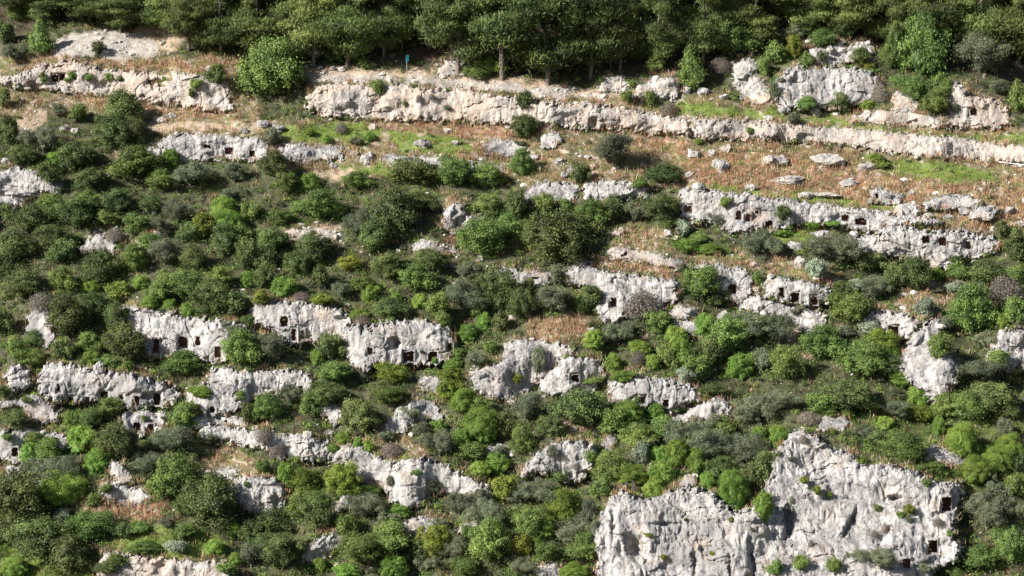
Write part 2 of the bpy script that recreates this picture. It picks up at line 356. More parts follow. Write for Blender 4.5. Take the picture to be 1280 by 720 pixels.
def empty(name, loc):
    o = bpy.data.objects.new(name, None); col.objects.link(o); o.location = loc; o.empty_display_size = .3
    return o

# ------------------------------------------------------------------ materials
def nodes(name):
    m = bpy.data.materials.new(name); m.use_nodes = True
    nt = m.node_tree; b = nt.nodes['Principled BSDF']
    return m, nt, b
def N(nt, t, **kw):
    n = nt.nodes.new(t)
    for k, v in kw.items():
        if hasattr(n, k): setattr(n, k, v)
        else: n.inputs[k].default_value = v
    return n
def noise_node(nt, vec, scale, detail=4, rough=0.6):
    n = N(nt, 'ShaderNodeTexNoise'); n.inputs['Scale'].default_value = scale
    n.inputs['Detail'].default_value = detail; n.inputs['Roughness'].default_value = rough
    nt.links.new(vec, n.inputs['Vector']); return n.outputs['Fac']
def ramp(nt, fac, stops):
    r = N(nt, 'ShaderNodeValToRGB'); e = r.color_ramp.elements
    while len(e) < len(stops): e.new(0.5)
    for i, (p, c) in enumerate(stops):
        e[i].position = p; e[i].color = (*c, 1) if len(c) == 3 else c
    nt.links.new(fac, r.inputs[0]); return r.outputs[0]
def mixc(nt, fac, a, b, mode='MIX'):
    m = N(nt, 'ShaderNodeMix', data_type='RGBA', blend_type=mode)
    for s, v in ((m.inputs[0], fac), (m.inputs[6], a), (m.inputs[7], b)):
        if isinstance(v, (int, float)): s.default_value = v
        elif isinstance(v, tuple): s.default_value = (*v, 1)
        else: nt.links.new(v, s)
    return m.outputs[2]
def mapping(nt, scale):
    g = N(nt, 'ShaderNodeNewGeometry'); m = N(nt, 'ShaderNodeMapping'); m.inputs['Scale'].default_value = scale
    nt.links.new(g.outputs['Position'], m.inputs[0]); return m.outputs[0]

def rock_mat(name, light, mid, stain, warm, wt):
    m, nt, b = nodes(name)
    p = mapping(nt, (1, 1, 1)); st = mapping(nt, (1.5, 1.5, 0.16))
    c = ramp(nt, noise_node(nt, p, 0.8, 8, 0.72), [(0.34, mid), (0.60, light)])
    c = mixc(nt, ramp(nt, noise_node(nt, st, 1.1, 7, 0.75), [(0.45, (0, 0, 0)), (0.57, (.85, .85, .85))]), c, stain)
    c = mixc(nt, ramp(nt, noise_node(nt, mapping(nt, (1, 1, .45)), 0.16, 5, 0.6), [(0.50, (0, 0, 0)), (0.64, (.55, .55, .55))]), c, stain)
    c = mixc(nt, ramp(nt, noise_node(nt, p, 0.28, 6, 0.65), [(wt, (0, 0, 0)), (wt+.14, (.7, .7, .7))]), c, warm)
    c = mixc(nt, ramp(nt, noise_node(nt, p, 3.6, 5, 0.75), [(0.62, (0, 0, 0)), (0.72, (.6, .6, .6))]), c, (.17, .155, .14))
    nt.links.new(c, b.inputs['Base Color']); b.inputs['Roughness'].default_value = .95
    b.inputs['Specular IOR Level'].default_value = .1
    bp = N(nt, 'ShaderNodeBump'); bp.inputs['Strength'].default_value = .9; bp.inputs['Distance'].default_value = .25
    nt.links.new(noise_node(nt, p, 2.6, 10, 0.75), bp.inputs['Height']); nt.links.new(bp.outputs[0], b.inputs['Normal'])
    return m
M_ROCK = {
 'grey': rock_mat('grey_limestone', (.545, .515, .485), (.375, .357, .342), (.19, .184, .184), (.43, .335, .26), .55),
 'cream': rock_mat('cream_limestone', (.58, .545, .50), (.42, .39, .35), (.26, .245, .23), (.48, .37, .28), .50),
 'warm': rock_mat('warm_limestone', (.57, .52, .475), (.41, .365, .325), (.25, .222, .20), (.50, .395, .32), .46)}
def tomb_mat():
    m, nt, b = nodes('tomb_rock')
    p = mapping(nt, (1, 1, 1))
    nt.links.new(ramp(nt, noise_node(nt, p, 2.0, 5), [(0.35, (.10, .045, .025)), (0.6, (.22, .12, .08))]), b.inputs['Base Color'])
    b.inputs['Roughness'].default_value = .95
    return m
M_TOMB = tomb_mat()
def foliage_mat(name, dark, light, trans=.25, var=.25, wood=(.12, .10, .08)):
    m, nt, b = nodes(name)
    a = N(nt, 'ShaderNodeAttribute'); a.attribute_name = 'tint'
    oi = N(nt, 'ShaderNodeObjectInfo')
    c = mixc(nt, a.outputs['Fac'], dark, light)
    hsv = N(nt, 'ShaderNodeHueSaturation')
    mv = N(nt, 'ShaderNodeMapRange'); mv.inputs['To Min'].default_value = 1-var; mv.inputs['To Max'].default_value = 1+var
    nt.links.new(oi.outputs['Random'], mv.inputs['Value']); nt.links.new(mv.outputs[0], hsv.inputs['Value'])
    mul = N(nt, 'ShaderNodeMath', operation='MULTIPLY'); mul.inputs[1].default_value = 7.31
    fr = N(nt, 'ShaderNodeMath', operation='FRACT'); mh = N(nt, 'ShaderNodeMapRange')
    mh.inputs['To Min'].default_value = .482; mh.inputs['To Max'].default_value = .515
    nt.links.new(oi.outputs['Random'], mul.inputs[0]); nt.links.new(mul.outputs[0], fr.inputs[0]); nt.links.new(fr.outputs[0], mh.inputs['Value'])
    nt.links.new(mh.outputs[0], hsv.inputs['Hue'])
    nt.links.new(c, hsv.inputs['Color'])
    nt.links.new(hsv.outputs[0], b.inputs['Base Color']); b.inputs['Roughness'].default_value = .6
    b.inputs['Specular IOR Level'].default_value = .25
    t = N(nt, 'ShaderNodeBsdfTranslucent'); nt.links.new(hsv.outputs[0], t.inputs['Color'])
    ms = N(nt, 'ShaderNodeMixShader'); ms.inputs[0].default_value = trans
    nt.links.new(b.outputs[0], ms.inputs[1]); nt.links.new(t.outputs[0], ms.inputs[2])
    nt.links.new(ms.outputs[0], nt.nodes['Material Output'].inputs['Surface'])
    return m
M_FOL = {
 'D': foliage_mat('dark_leaves', (.052, .074, .030), (.205, .260, .082)),
 'M': foliage_mat('mid_leaves', (.070, .115, .035), (.26, .355, .090)),
 'O': foliage_mat('olive_leaves', (.085, .105, .062), (.25, .275, .165)),
 'E': foliage_mat('spurge_leaves', (.095, .180, .030), (.30, .42, .085), .3, .25),
 'Y': foliage_mat('yellow_green_leaves', (.100, .140, .026), (.30, .34, .060)),
 'B': foliage_mat('dry_twigs', (.11, .09, .075), (.27, .23, .19), .05),
 'S': foliage_mat('silver_leaves', (.16, .20, .13), (.38, .43, .31), .2),
 'P': foliage_mat('pine_needles', (.050, .078, .028), (.24, .300, .088), .2, .35),
}
def bark_mat():
    m, nt, b = nodes('bark'); p = mapping(nt, (1, 1, .3))
    nt.links.new(ramp(nt, noise_node(nt, p, 6, 4), [(0.3, (.09, .07, .055)), (0.7, (.24, .20, .17))]), b.inputs['Base Color'])
    b.inputs['Roughness'].default_value = .9; return m
M_BARK = bark_mat()
def attr_mat(name, rough=.9, trans=0, bump=None, mott=None):
    m, nt, b = nodes(name)
    a = N(nt, 'ShaderNodeAttribute'); a.attribute_name = 'cover'
    c = a.outputs['Color']
    p = mapping(nt, (1, 1, 1))
    if mott:
        c = mixc(nt, 1.0, c, ramp(nt, noise_node(nt, p, mott, 6, .7), [(0.3, (.55, .55, .55)), (0.7, (1.45, 1.45, 1.45))]), 'MULTIPLY')
    nt.links.new(c, b.inputs['Base Color']); b.inputs['Roughness'].default_value = rough
    b.inputs['Specular IOR Level'].default_value = .15
    if bump:
        bp = N(nt, 'ShaderNodeBump'); bp.inputs['Strength'].default_value = .7; bp.inputs['Distance'].default_value = bump
        nt.links.new(noise_node(nt, p, 3.5, 7, .7), bp.inputs['Height']); nt.links.new(bp.outputs[0], b.inputs['Normal'])
    if trans:
        t = N(nt, 'ShaderNodeBsdfTranslucent'); nt.links.new(c, t.inputs['Color'])
        ms = N(nt, 'ShaderNodeMixShader'); ms.inputs[0].default_value = trans
        nt.links.new(b.outputs[0], ms.inputs[1]); nt.links.new(t.outputs[0], ms.inputs[2])
        nt.links.new(ms.outputs[0], nt.nodes['Material Output'].inputs['Surface'])
    return m
M_GROUND = attr_mat('hillside_soil', bump=.18, mott=1.3)
M_STONES = attr_mat('loose_stones')
M_GRASS = attr_mat('grass_blades', .8, .25)
M_UNDER = attr_mat('low_scrub_leaves', .7, .25)
def plain(name, c, rough=.7, metal=0, scale=8):
    m, nt, b = nodes(name); p = mapping(nt, (1, 1, 1))
    nt.links.new(ramp(nt, noise_node(nt, p, scale, 4), [(0.3, tuple(v*.7 for v in c)), (0.7, tuple(min(1, v*1.2) for v in c))]), b.inputs['Base Color'])
    b.inputs['Roughness'].default_value = rough; b.inputs['Metallic'].default_value = metal; return m

# ------------------------------------------------------------------ ground cover zones
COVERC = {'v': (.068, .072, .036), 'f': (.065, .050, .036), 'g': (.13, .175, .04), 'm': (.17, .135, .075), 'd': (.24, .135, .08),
          'e': (.40, .30, .215), 'r': (.36, .325, .29), 'b': (.075, .095, .03)}
KEYS = list(COVERC)
ZONES = [
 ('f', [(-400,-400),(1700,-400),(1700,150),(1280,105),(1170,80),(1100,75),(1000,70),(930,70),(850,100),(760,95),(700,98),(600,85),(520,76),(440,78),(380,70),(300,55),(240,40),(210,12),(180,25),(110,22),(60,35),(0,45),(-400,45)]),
 ('m', [(-100,70),(60,62),(100,72),(300,70),(330,150),(480,150),(640,158),(800,168),(960,178),(1300,205),(1300,290),(1180,250),(960,250),(850,240),(700,232),(640,222),(560,212),(470,225),(350,215),(200,165),(170,150),(100,143),(0,150),(-100,150)]),
 ('m', [(640,105),(760,112),(960,125),(1300,165),(1300,190),(960,160),(640,125)]),
 ('d', [(90,72),(200,76),(290,72),(300,95),(215,92),(190,85),(130,84)]),
 ('e', [(180,30),(212,22),(232,50),(215,66),(190,62),(150,48)]),
 ('r', [(62,58),(90,42),(130,38),(185,42),(200,58),(195,72),(140,74),(70,72)]),
 ('e', [(375,84),(520,88),(700,104),(790,116),(790,126),(700,122),(520,104),(380,102)]),
 ('r', [(385,92),(520,94),(640,106),(750,118),(750,126),(640,118),(520,106),(400,102)]),
 ('e', [(18,150),(40,132),(62,138),(58,155),(35,168),(20,165)]),
 ('e', [(190,152),(330,155),(420,165),(420,172),(300,165),(200,162)]),
 ('d', [(100,112),(190,122),(290,140),(290,150),(180,140),(100,128)]),
 ('d', [(470,155),(560,152),(640,158),(660,175),(600,172),(520,170)]),
 ('d', [(560,180),(640,180),(660,205),(600,202),(560,196)]),
 ('g', [(330,160),(430,152),(480,160),(470,180),(400,178),(340,175)]),
 ('g', [(480,165),(560,170),(600,185),(560,195),(500,190)]),
 ('d', [(840,205),(900,190),(1000,195),(1100,218),(1280,235),(1320,300),(1200,285),(1120,262),(960,245),(860,236)]),
 ('d', [(730,150),(860,178),(860,200),(800,185)]),
 ('g', [(850,232),(920,242),(1060,258),(1180,272),(1170,265),(1060,250),(940,238),(870,230)]),
 ('g', [(1078,196),(1130,200),(1180,205),(1240,212),(1245,228),(1190,230),(1120,218)]),
 ('g', [(1040,150),(1120,160),(1280,172),(1280,180),(1120,168),(1040,160)]),
 ('g', [(820,125),(960,138),(1040,150),(1040,156),(900,145),(820,136)]),
 ('g', [(965,285),(1040,280),(1100,287),(1090,297),(1050,296),(1000,303),(970,305)]),
 ('g', [(400,208),(480,208),(560,215),(540,222),(430,222)]),
 ('e', [(390,210),(450,212),(470,222),(400,225)]),
 ('m', [(760,290),(800,280),(860,295),(930,315),(960,340),(900,330),(830,315),(770,305)]),
 ('b', [(830,300),(880,292),(920,310),(915,325),(850,312)]),
 ('d', [(740,322),(780,322),(850,335),(850,345),(790,342),(750,335)]),
 ('m', [(960,320),(1040,335),(1060,355),(1000,348),(960,344)]),
 ('d', [(655,400),(740,395),(745,425),(700,430),(655,425)]),
 ('m', [(1120,380),(1150,355),(1200,345),(1210,370),(1170,395),(1130,392)]),
 ('d', [(560,240),(610,295),(600,310),(560,300)]),
 ('e', [(355,285),(425,285),(425,300),(360,300)]),
 ('m', [(255,555),(310,565),(330,600),(280,600),(258,590)]),
 ('d', [(95,625),(150,615),(205,630),(205,655),(150,650),(100,640)]),
 ('g', [(140,665),(200,655),(270,668),(290,695),(240,702),(140,692)]),
 ('g', [(0,670),(60,650),(120,700),(120,760),(0,760)]),
 ('m', [(440,550),(520,550),(545,580),(500,580),(455,560)]),
 ('b', [(1140,500),(1280,520),(1280,620),(1220,620),(1150,600),(1090,560),(1060,520)]),
 ('m', [(690,520),(760,525),(760,545),(700,550)]),
 ('g', [(60,515),(100,520),(80,535),(50,532)]),
 ('e', [(940,380),(1000,405),(1040,430),(1010,450),(960,410)]),
 ('m', [(300,400),(330,400),(330,420),(300,420)]),
]
W = np.zeros((len(KEYS),)+PX.shape); W[0] = 1.0
wob = n2(PX, PY, 14, 3, 9.0)*7
for k, poly in ZONES:
    P = np.array(poly)
    s = sdf(poly, PX, PY*1.0)+wob
    w = sstep(-2.5, 2.5, s)
    for q in range(len(KEYS)): W[q] *= (1-w)
    W[KEYS.index(k)] += w
cc = sum(W[q][..., None]*np.array(COVERC[KEYS[q]]) for q in range(len(KEYS)))
# mottling in real colour of soil: grass patches, pale stone dust
mo = n2(PX, PY*1.7, 9, 4, 21.0)[..., None]
open_ = (W[KEYS.index('m')]+W[KEYS.index('d')]+.6*W[KEYS.index('e')])[..., None]
cc = cc*(1-open_*sstep(.02, .4, mo)*.75)+open_*sstep(.02, .4, mo)*.75*np.array([.12, .135, .045])
mo2 = n2(PX, PY*1.5, 6, 3, 33.0)[..., None]
cc = cc*(1-(open_*.8+.12)*sstep(.25, .55, mo2))+(open_*.8+.12)*sstep(.25, .55, mo2)*np.array([.42, .36, .30])
near_rock = (sstep(-10, 2, rock_in)*.6)[..., None]*sstep(-.2, .4, mo2)
cc = cc*(1-near_rock)+near_rock*np.array([.36, .32, .27])

V = world(PX, PY, TDp).reshape(-1, 3)
nx, ny = len(gx), len(gy)
a = (np.arange(ny-1)[:, None]*nx+np.arange(nx-1)[None]).ravel()
F = np.stack([a, a+nx, a+nx+1, a+1], 1)
hill = obj('hillside', mesh_np('hillside', V, F, M_GROUND, {'cover': cc.reshape(-1, 3)}, True))
tag(hill, 'steep terraced hillside of scrub, dry grass and pale soil', 'hillside', kind='structure')
# the mountain continues around and below the modelled slope
qx = np.linspace(-1500, 1500, 61); qy = np.linspace(-60, 1400, 61)
QX, QY = np.meshgrid(qx, qy)
zp = P0[2]+(QY-P0[1])*math.tan(slope)*np.where(QY > 330, .8, 1)
far = np.clip(zp-14, -40, 900)+6*n2(QX, QY, 90, 3, 2.0)*sstep(0, 60, np.abs(QX)-70)
Vf = np.stack([QX, QY, far], -1).reshape(-1, 3)
a = (np.arange(60)[:, None]*61+np.arange(60)[None]).ravel(); Ff = np.stack([a, a+1, a+62, a+61], 1)
valley = obj('valley_ground', mesh_np('valley_ground', Vf, Ff, M_GROUND, {'cover': np.tile(np.array([[.06, .062, .03]]), (len(Vf), 1))}, True))
tag(valley, 'scrubby ground of the valley and mountain beyond the modelled slope', 'ground', kind='structure')

# ------------------------------------------------------------------ rock meshes
def relief(Pw, flute=.4, wide=0.0):
    q = Pw+noise3(Pw/1.9+11)[..., None]*.22
    big = fbm(q/np.array([6, 6, 8.]), 2)*.9+noise3(q/np.array([2.4, 2.4, 4.])+41)*.26
    fl = noise3(np.stack([q[..., 0]/.75, q[..., 1]/1.1, q[..., 2]/7.0], -1))
    fl2 = noise3(np.stack([q[..., 0]/.34+9, q[..., 1]/.6, q[..., 2]/4.0], -1))
    zone_ = sstep(-.15, .35, noise3(q/4.5+123))
    n1 = noise3(q/3.2+31)
    crack = -np.exp(-(n1/.03)**2)*.30*sstep(-.05, .3, noise3(q/4+60))
    pit = -np.clip(noise3(q/np.array([.6, .6, .8])+77)-.50, 0, 1)*1.0
    cave = -np.clip(noise3(q/np.array([2.6, 2.2, 1.7])+177)-.45, 0, 1)*3.0
    lz = q[..., 2]*.36+noise3(q/5+3)*1.8+q[..., 0]*.08
    lzf = lz-np.floor(lz)
    ledge = (sstep(0, .8, lzf)-sstep(.8, 1, lzf))*-.35*sstep(-.1, .35, noise3(q/3.1+90))
    fine = fbm(q/.6+5, 3)*.085
    big = big+np.round(noise3(q/np.array([1.5, 1.5, 2.2])+8)*2.6)/2.6*.13
    bq = np.stack([q[..., 0]+.4*q[..., 2], q[..., 1], q[..., 2]*1.2-.2*q[..., 0]], -1)/1.25+fbm(q/.9, 2)[..., None]*.25
    cell = np.floor(bq+noise3(q/2.7)[..., None]*.6)
    hsh = np.modf(np.sin(cell[..., 0]*12.9898+cell[..., 2]*78.233+cell[..., 1]*37.7)*43758.5453)[0]
    big = big+hsh*.24*sstep(-.1, .35, noise3(q/5+321))+fbm(q/np.array([9, 9, 14.])+55, 2)*1.1*wide
    return big-np.clip(fl+.05, 0, 1)*1.5*flute*zone_-np.clip(fl2, 0, 1)*.8*flute*sstep(-.2, .4, noise3(q/3.7+223))-np.clip(.25-np.abs(noise3(q/np.array([.9, .9, 5.])+400)), 0, 1)*.9*flute*(1-zone_)+crack+pit+cave+ledge+fine

LM = []
def build_rock(nm, label, mat, poly, bul, ops):
    P = np.array(poly, float)
    s0 = 1.15
    xs = np.arange(P[:, 0].min()-4, P[:, 0].max()+4.01, s0); ys = np.arange(P[:, 1].min()-4, P[:, 1].max()+4.01, s0)
    X, Y = np.meshgrid(xs, ys)
    S = sdf(poly, X, Y)
    mx = S.max()
    amp = min(5.0, mx*.42)
    S = S + 1.2 + amp*n2(X, Y, 7, 3, P[0, 0]) + amp*.5*n2(X, Y, 2.6, 2, P[0, 1])
    Dm = samp(SD, X, Y)
    m_ = Dm*TH/640
    w = min(9.0, max(3.0, mx*.75))
    rise = np.sqrt(np.clip((S+1.5)/w, 0, 1)*(2-np.clip((S+1.5)/w, 0, 1)))
    o = -0.45+(bul+.45)*rise
    rel = relief(world(X, Y, Dm), .5 if ('flut' in label or 'groov' in label) else .22, 1.0 if mx > 30 else .25)*(1.0 if mx > 9 else .7)
    o = o+rel*.8*sstep(-1, w*.7, S)*min(1, bul/1.1)
    if nm == 'the great cliff':          # hollows and clefts of the big face
        for (hx, hy, hrx, hry, hd, tl) in ((795,684,13,17,1.7,.25),(986,650,6,17,1.5,.0),(1119,623,9,4,1.2,.0),(1062,655,3.5,20,.9,-.5),(941,700,4,26,1.0,.1),
                                           (868,705,3.5,16,.8,0),(912,708,3,15,.8,0),(1012,600,4,12,.6,.2),(1100,690,4,14,.6,0),(765,650,3,14,.5,.1),(830,655,16,3,.6,0),(1040,610,5,14,.5,.4)):
            ux = X-hx-tl*(Y-hy); ux = ux+n2(X, Y, 6, 2, hx)*3
            o = o-hd*np.exp(-((ux/hrx)**2+((Y-hy)/hry)**2)**1.5)
    patch = sstep(.42, .65, n2(X, Y*1.3, 12, 3, 7.7))*(.9 if bul <= .6 and np.ptp(P[:, 0]) > 70 else 0)
    if ops:
        for (ox, oy, ow, oh, dep) in ops:
            patch = patch*sstep(3, 8, np.maximum(np.abs(X-ox)-ow/2, np.abs(Y-oy)-oh/2))
    o = o*(1-patch)-.5*patch
    o = np.maximum(o, -.5)
    op_parts = []
    keepf = np.ones((X.shape[0]-1, X.shape[1]-1), bool)
    xc = (X[:-1, :-1]+X[1:, 1:])/2; yc = (Y[:-1, :-1]+Y[1:, 1:])/2
    Df = Dm-o
    for (ox, oy, ow, oh, dep) in ops:
        rx, ry = ow/2, oh/2
        dd = np.maximum(np.abs(X-ox)-rx, np.abs(Y-oy)-ry)
        near = dd < 2.5
        if not near.any(): continue
        loc = np.median(Df[dd < 2])+.12
        t = sstep(3.2, 1.0, dd)
        Df = Df*(1-t)+loc*t
        jit = n2(xc, yc, 3.0, 2, ox)*1.3
        ax = np.abs(xc-ox)+jit; ay = np.abs(yc-oy)+jit
        cut = (ax < rx) & (ay < ry) & ((np.clip(ax, 0, 99)/rx)**5+(np.clip(ay, 0, 99)/ry)**5*(yc < oy) < 1.25)
        keepf &= ~cut
        op_parts.append((ox, oy, rx+1.2, ry+1.2, loc+.04, dep))
    keep = (S > -2.2)
    fk = keepf & keep[:-1, :-1] & keep[1:, :-1] & keep[:-1, 1:] & keep[1:, 1:]
    back = keep[:-1, :-1] & keep[1:, :-1] & keep[:-1, 1:] & keep[1:, 1:]
    n, mcols = X.shape
    Vf_ = world(X, Y, Df).reshape(-1, 3); Vb = world(X, Y, Dm+2.4+.3*rise).reshape(-1, 3)
    idx = np.arange(n*mcols).reshape(n, mcols)
    q = np.stack([idx[:-1, :-1], idx[1:, :-1], idx[1:, 1:], idx[:-1, 1:]], -1)
    off = n*mcols
    faces = [q[fk], (q[back]+off)[:, ::-1]]
    pad = np.pad(back, 1)
    for di, dj, ea, eb in ((-1, 0, 3, 0), (1, 0, 1, 2), (0, -1, 0, 1), (0, 1, 2, 3)):
        nb = pad[1+di:pad.shape[0]-1+di, 1+dj:pad.shape[1]-1+dj]
        e = back & ~nb
        A, B = q[..., ea][e], q[..., eb][e]
        faces.append(np.stack([B, A, A+off, B+off], 1))
    F = np.concatenate(faces); V = np.concatenate([Vf_, Vb])
    used = np.zeros(len(V), bool); used[F.ravel()] = True
    rem = np.cumsum(used)-1; V = V[used]; F = rem[F]
    cx = P[:, 0].mean(); cy = P[:, 1].max()
    org = world(cx, cy, samp(SD, cx, cy))
    big = mx > 22 or nm in ('the four door cliff',)
    oname = 'cliff' if (P[:, 0].ptp()*P[:, 1].ptp() > 9000 if hasattr(P[:, 0], 'ptp') else np.ptp(P[:, 0])*np.ptp(P[:, 1]) > 9000) else 'rock_outcrop'
    me = mesh_np(oname, V-org, F, M_ROCK[mat], None, mx < 0)
    rk = obj(oname, me, None, org)
    tag(rk, label, 'cliff' if oname == 'cliff' else 'rock outcrop', 'limestone outcrops of the hillside')
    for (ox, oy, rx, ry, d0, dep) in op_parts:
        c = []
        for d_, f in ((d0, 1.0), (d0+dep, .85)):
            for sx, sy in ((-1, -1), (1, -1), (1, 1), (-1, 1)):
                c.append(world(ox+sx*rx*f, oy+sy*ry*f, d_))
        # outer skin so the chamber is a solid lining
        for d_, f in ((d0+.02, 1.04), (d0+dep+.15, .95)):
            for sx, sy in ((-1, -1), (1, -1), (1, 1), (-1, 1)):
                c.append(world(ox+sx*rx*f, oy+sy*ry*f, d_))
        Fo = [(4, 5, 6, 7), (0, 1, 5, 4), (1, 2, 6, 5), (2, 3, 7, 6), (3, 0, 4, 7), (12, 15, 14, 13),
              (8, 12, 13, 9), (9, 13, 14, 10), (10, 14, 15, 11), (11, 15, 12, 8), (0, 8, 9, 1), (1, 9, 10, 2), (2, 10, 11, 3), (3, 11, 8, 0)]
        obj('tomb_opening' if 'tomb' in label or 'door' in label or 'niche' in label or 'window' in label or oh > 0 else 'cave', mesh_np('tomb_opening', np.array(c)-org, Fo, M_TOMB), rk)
    # combined surface
    ix0 = int((xs[0]-GX0)/GS)+1; ix1 = int((xs[-1]-GX0)/GS); iy0 = int((ys[0]-GY0)/GS)+1; iy1 = int((ys[-1]-GY0)/GS)
    SX, SY = np.meshgrid(gx[ix0:ix1], gy[iy0:iy1])
    jx = np.clip(((SX-xs[0])/s0).astype(int), 0, mcols-1); jy = np.clip(((SY-ys[0])/s0).astype(int), 0, n-1)
    sub = Df[jy, jx]; ok = S[jy, jx] > 0
    CD[iy0:iy1, ix0:ix1] = np.where(ok, np.minimum(CD[iy0:iy1, ix0:ix1], sub), CD[iy0:iy1, ix0:ix1])
    LM.append((nm, P[:, 0].min(), P[:, 1].min(), min(P[:, 0].max(), 1280), min(P[:, 1].max(), 720)))
for r in ROCKS: build_rock(*r)

def at(px, py, sink=0.0):
    p = world(px, py, samp(CD, px, py)); p[..., 2] -= sink; return p
def mp(px, py): return float(samp(CD, px, py))*TH/640

# ------------------------------------------------------------------ labels
ORD = ['leftmost', 'second from left', 'third from left', 'fourth from left', 'fifth from left', 'sixth from left', 'seventh from left',
       'eighth from left', 'ninth from left', 'tenth from left', 'eleventh from left', 'twelfth from left', 'thirteenth from left', 'fourteenth from left']
PENDING = []
LMX = LM + [('the teal topped signpost', 502, 68, 514, 94), ('the big round tree', 288, 42, 392, 136), ('the grey olive tree', 735, 160, 803, 226),
            ('the conical young pine', 848, 64, 880, 118)]
SHORT = {'the stepped rocks left of the fluted outcrop': 'the stepped white rocks', 'the cap above the fluted outcrop': 'the white rock cap',
 'the white rock by the tall young pine': 'the rusty hollow rock'}
LMUSE = [l for l in LMX if len(l[0].split()) <= 6 and not any(w in l[0] for w in (' left of', ' right of', 'below the', 'above the', 'amid', 'under the', 'chip', 'scrap', 'sliver', ' by '))]
def relation(x, y):
    best = None
    for nm, x0, y0, x1, y1 in LMUSE:
        dx = max(x0-x, 0, x-x1); dy = max(y0-y, 0, y-y1)
        d = math.hypot(dx, dy*1.25)
        if best is None or d < best[0]:
            if dx == 0 and dy == 0: rel = 'growing on'
            elif dy*1.3 >= dx: rel = 'above' if y < y0 else 'below'
            else: rel = 'left of' if x < x0 else 'right of'
            best = (d, rel, nm)
    return best
def later(o, look, x, y, size):
    d, rel, nm = relation(x, y)
    if rel == 'growing on' and 'stone' in look or rel == 'growing on' and 'boulder' in look: rel = 'on'
    PENDING.append((o, look, size, rel, nm, x, y))
def flush_labels():
    from collections import defaultdict
    g = defaultdict(list)
    for it in PENDING: g[(it[1], it[2], it[3], it[4])].append(it)
    for (look, size, rel, nm), its in g.items():
        its.sort(key=lambda t: t[5])
        basis = f'{size} {look} {rel} {nm}'.strip()
        if len(its) == 1: its[0][0]['label'] = basis; continue
        for i, it in enumerate(its):
            if len(its) <= 14:
                o_ = 'rightmost' if i == len(its)-1 else ORD[i]
            else:
                o_ = f'number {i+1} from left'
            it[0]['label'] = f'{basis}, {o_}'

# ------------------------------------------------------------------ boulders
def ico(sub):
    import bmesh
    bm = bmesh.new(); bmesh.ops.create_icosphere(bm, subdivisions=sub, radius=1)
    V = np.array([v.co[:] for v in bm.verts]); F = np.array([[v.index for v in f.verts] for f in bm.faces]); bm.free(); return V, F
IV, IF = ico(4)
for (x, y, rx, ry) in BOULDERS:
    sd = rng.uniform(0, 100)
    m_ = mp(x, y)
    v = IV.copy()
    for q_ in range(9):          # knock flat facets off the lump
        nn_ = rng.normal(size=3); nn_ /= np.linalg.norm(nn_); h_ = rng.uniform(.55, .85)
        ex_ = np.clip(v @ nn_-h_, 0, None); v = v-ex_[:, None]*nn_*.92
    v = v*(1+.28*fbm(IV*1.3+sd, 4)[:, None]-.16*np.abs(noise3(IV*3.5+sd))[:, None])
    v = v*np.array([rx*m_, (rx+ry)/2*m_, ry*m_*1.25])
    p = at(x, y+ry*.6)
    p[2] += ry*m_*.25
    o = obj('boulder', mesh_np('boulder', v, IF, M_ROCK['grey' if rng.random() < .6 else 'cream'], None, False), None, p)
    o['category'] = 'boulder'; o['group'] = 'boulders lying on the slope'
    later(o, 'pale boulder' if rx > 1.6*ry else 'rounded pale boulder', x, y, 'large' if rx >= 12 else ('small' if rx < 7 else ''))

# ------------------------------------------------------------------ foliage
CORE = ico(4)
def unit(a): return a/np.maximum(np.linalg.norm(a, axis=-1, keepdims=True), 1e-9)
def quads(C, Nn, L, Wd, dirv=None, r=rng):
    n = len(C)
    if dirv is None: dirv = r.normal(size=(n, 3))
    A = unit(dirv-(dirv*Nn).sum(1, keepdims=True)*Nn); B = np.cross(Nn, A)
    L = np.broadcast_to(L, (n,))[:, None]; Wd = np.broadcast_to(Wd, (n,))[:, None]
    V = np.stack([C-A*L, C+B*Wd, C+A*L, C-B*Wd], 1).reshape(-1, 3)
    F = np.arange(4*n).reshape(-1, 4)
    return V, F
def tube(p0, p1, r0, r1, k=6):
    p0 = np.array(p0, float); p1 = np.array(p1, float)
    d = unit(p1-p0); h = np.array([0, 0, 1.]) if abs(d[2]) < .9 else np.array([1., 0, 0])
    u = unit(np.cross(d, h)); w = np.cross(d, u)
    t = np.arange(k)*2*math.pi/k
    ring = np.cos(t)[:, None]*u+np.sin(t)[:, None]*w
    V = np.concatenate([p0+ring*r0, p1+ring*r1])
    F = [(i, (i+1) % k, k+(i+1) % k, k+i) for i in range(k)]
    return V, np.array(F)
def merge(parts):
    Vs, Fs, o = [], [], 0
    for V, F in parts:
        Vs.append(V); Fs.append(F+o); o += len(V)
    return np.concatenate(Vs), np.concatenate(Fs)

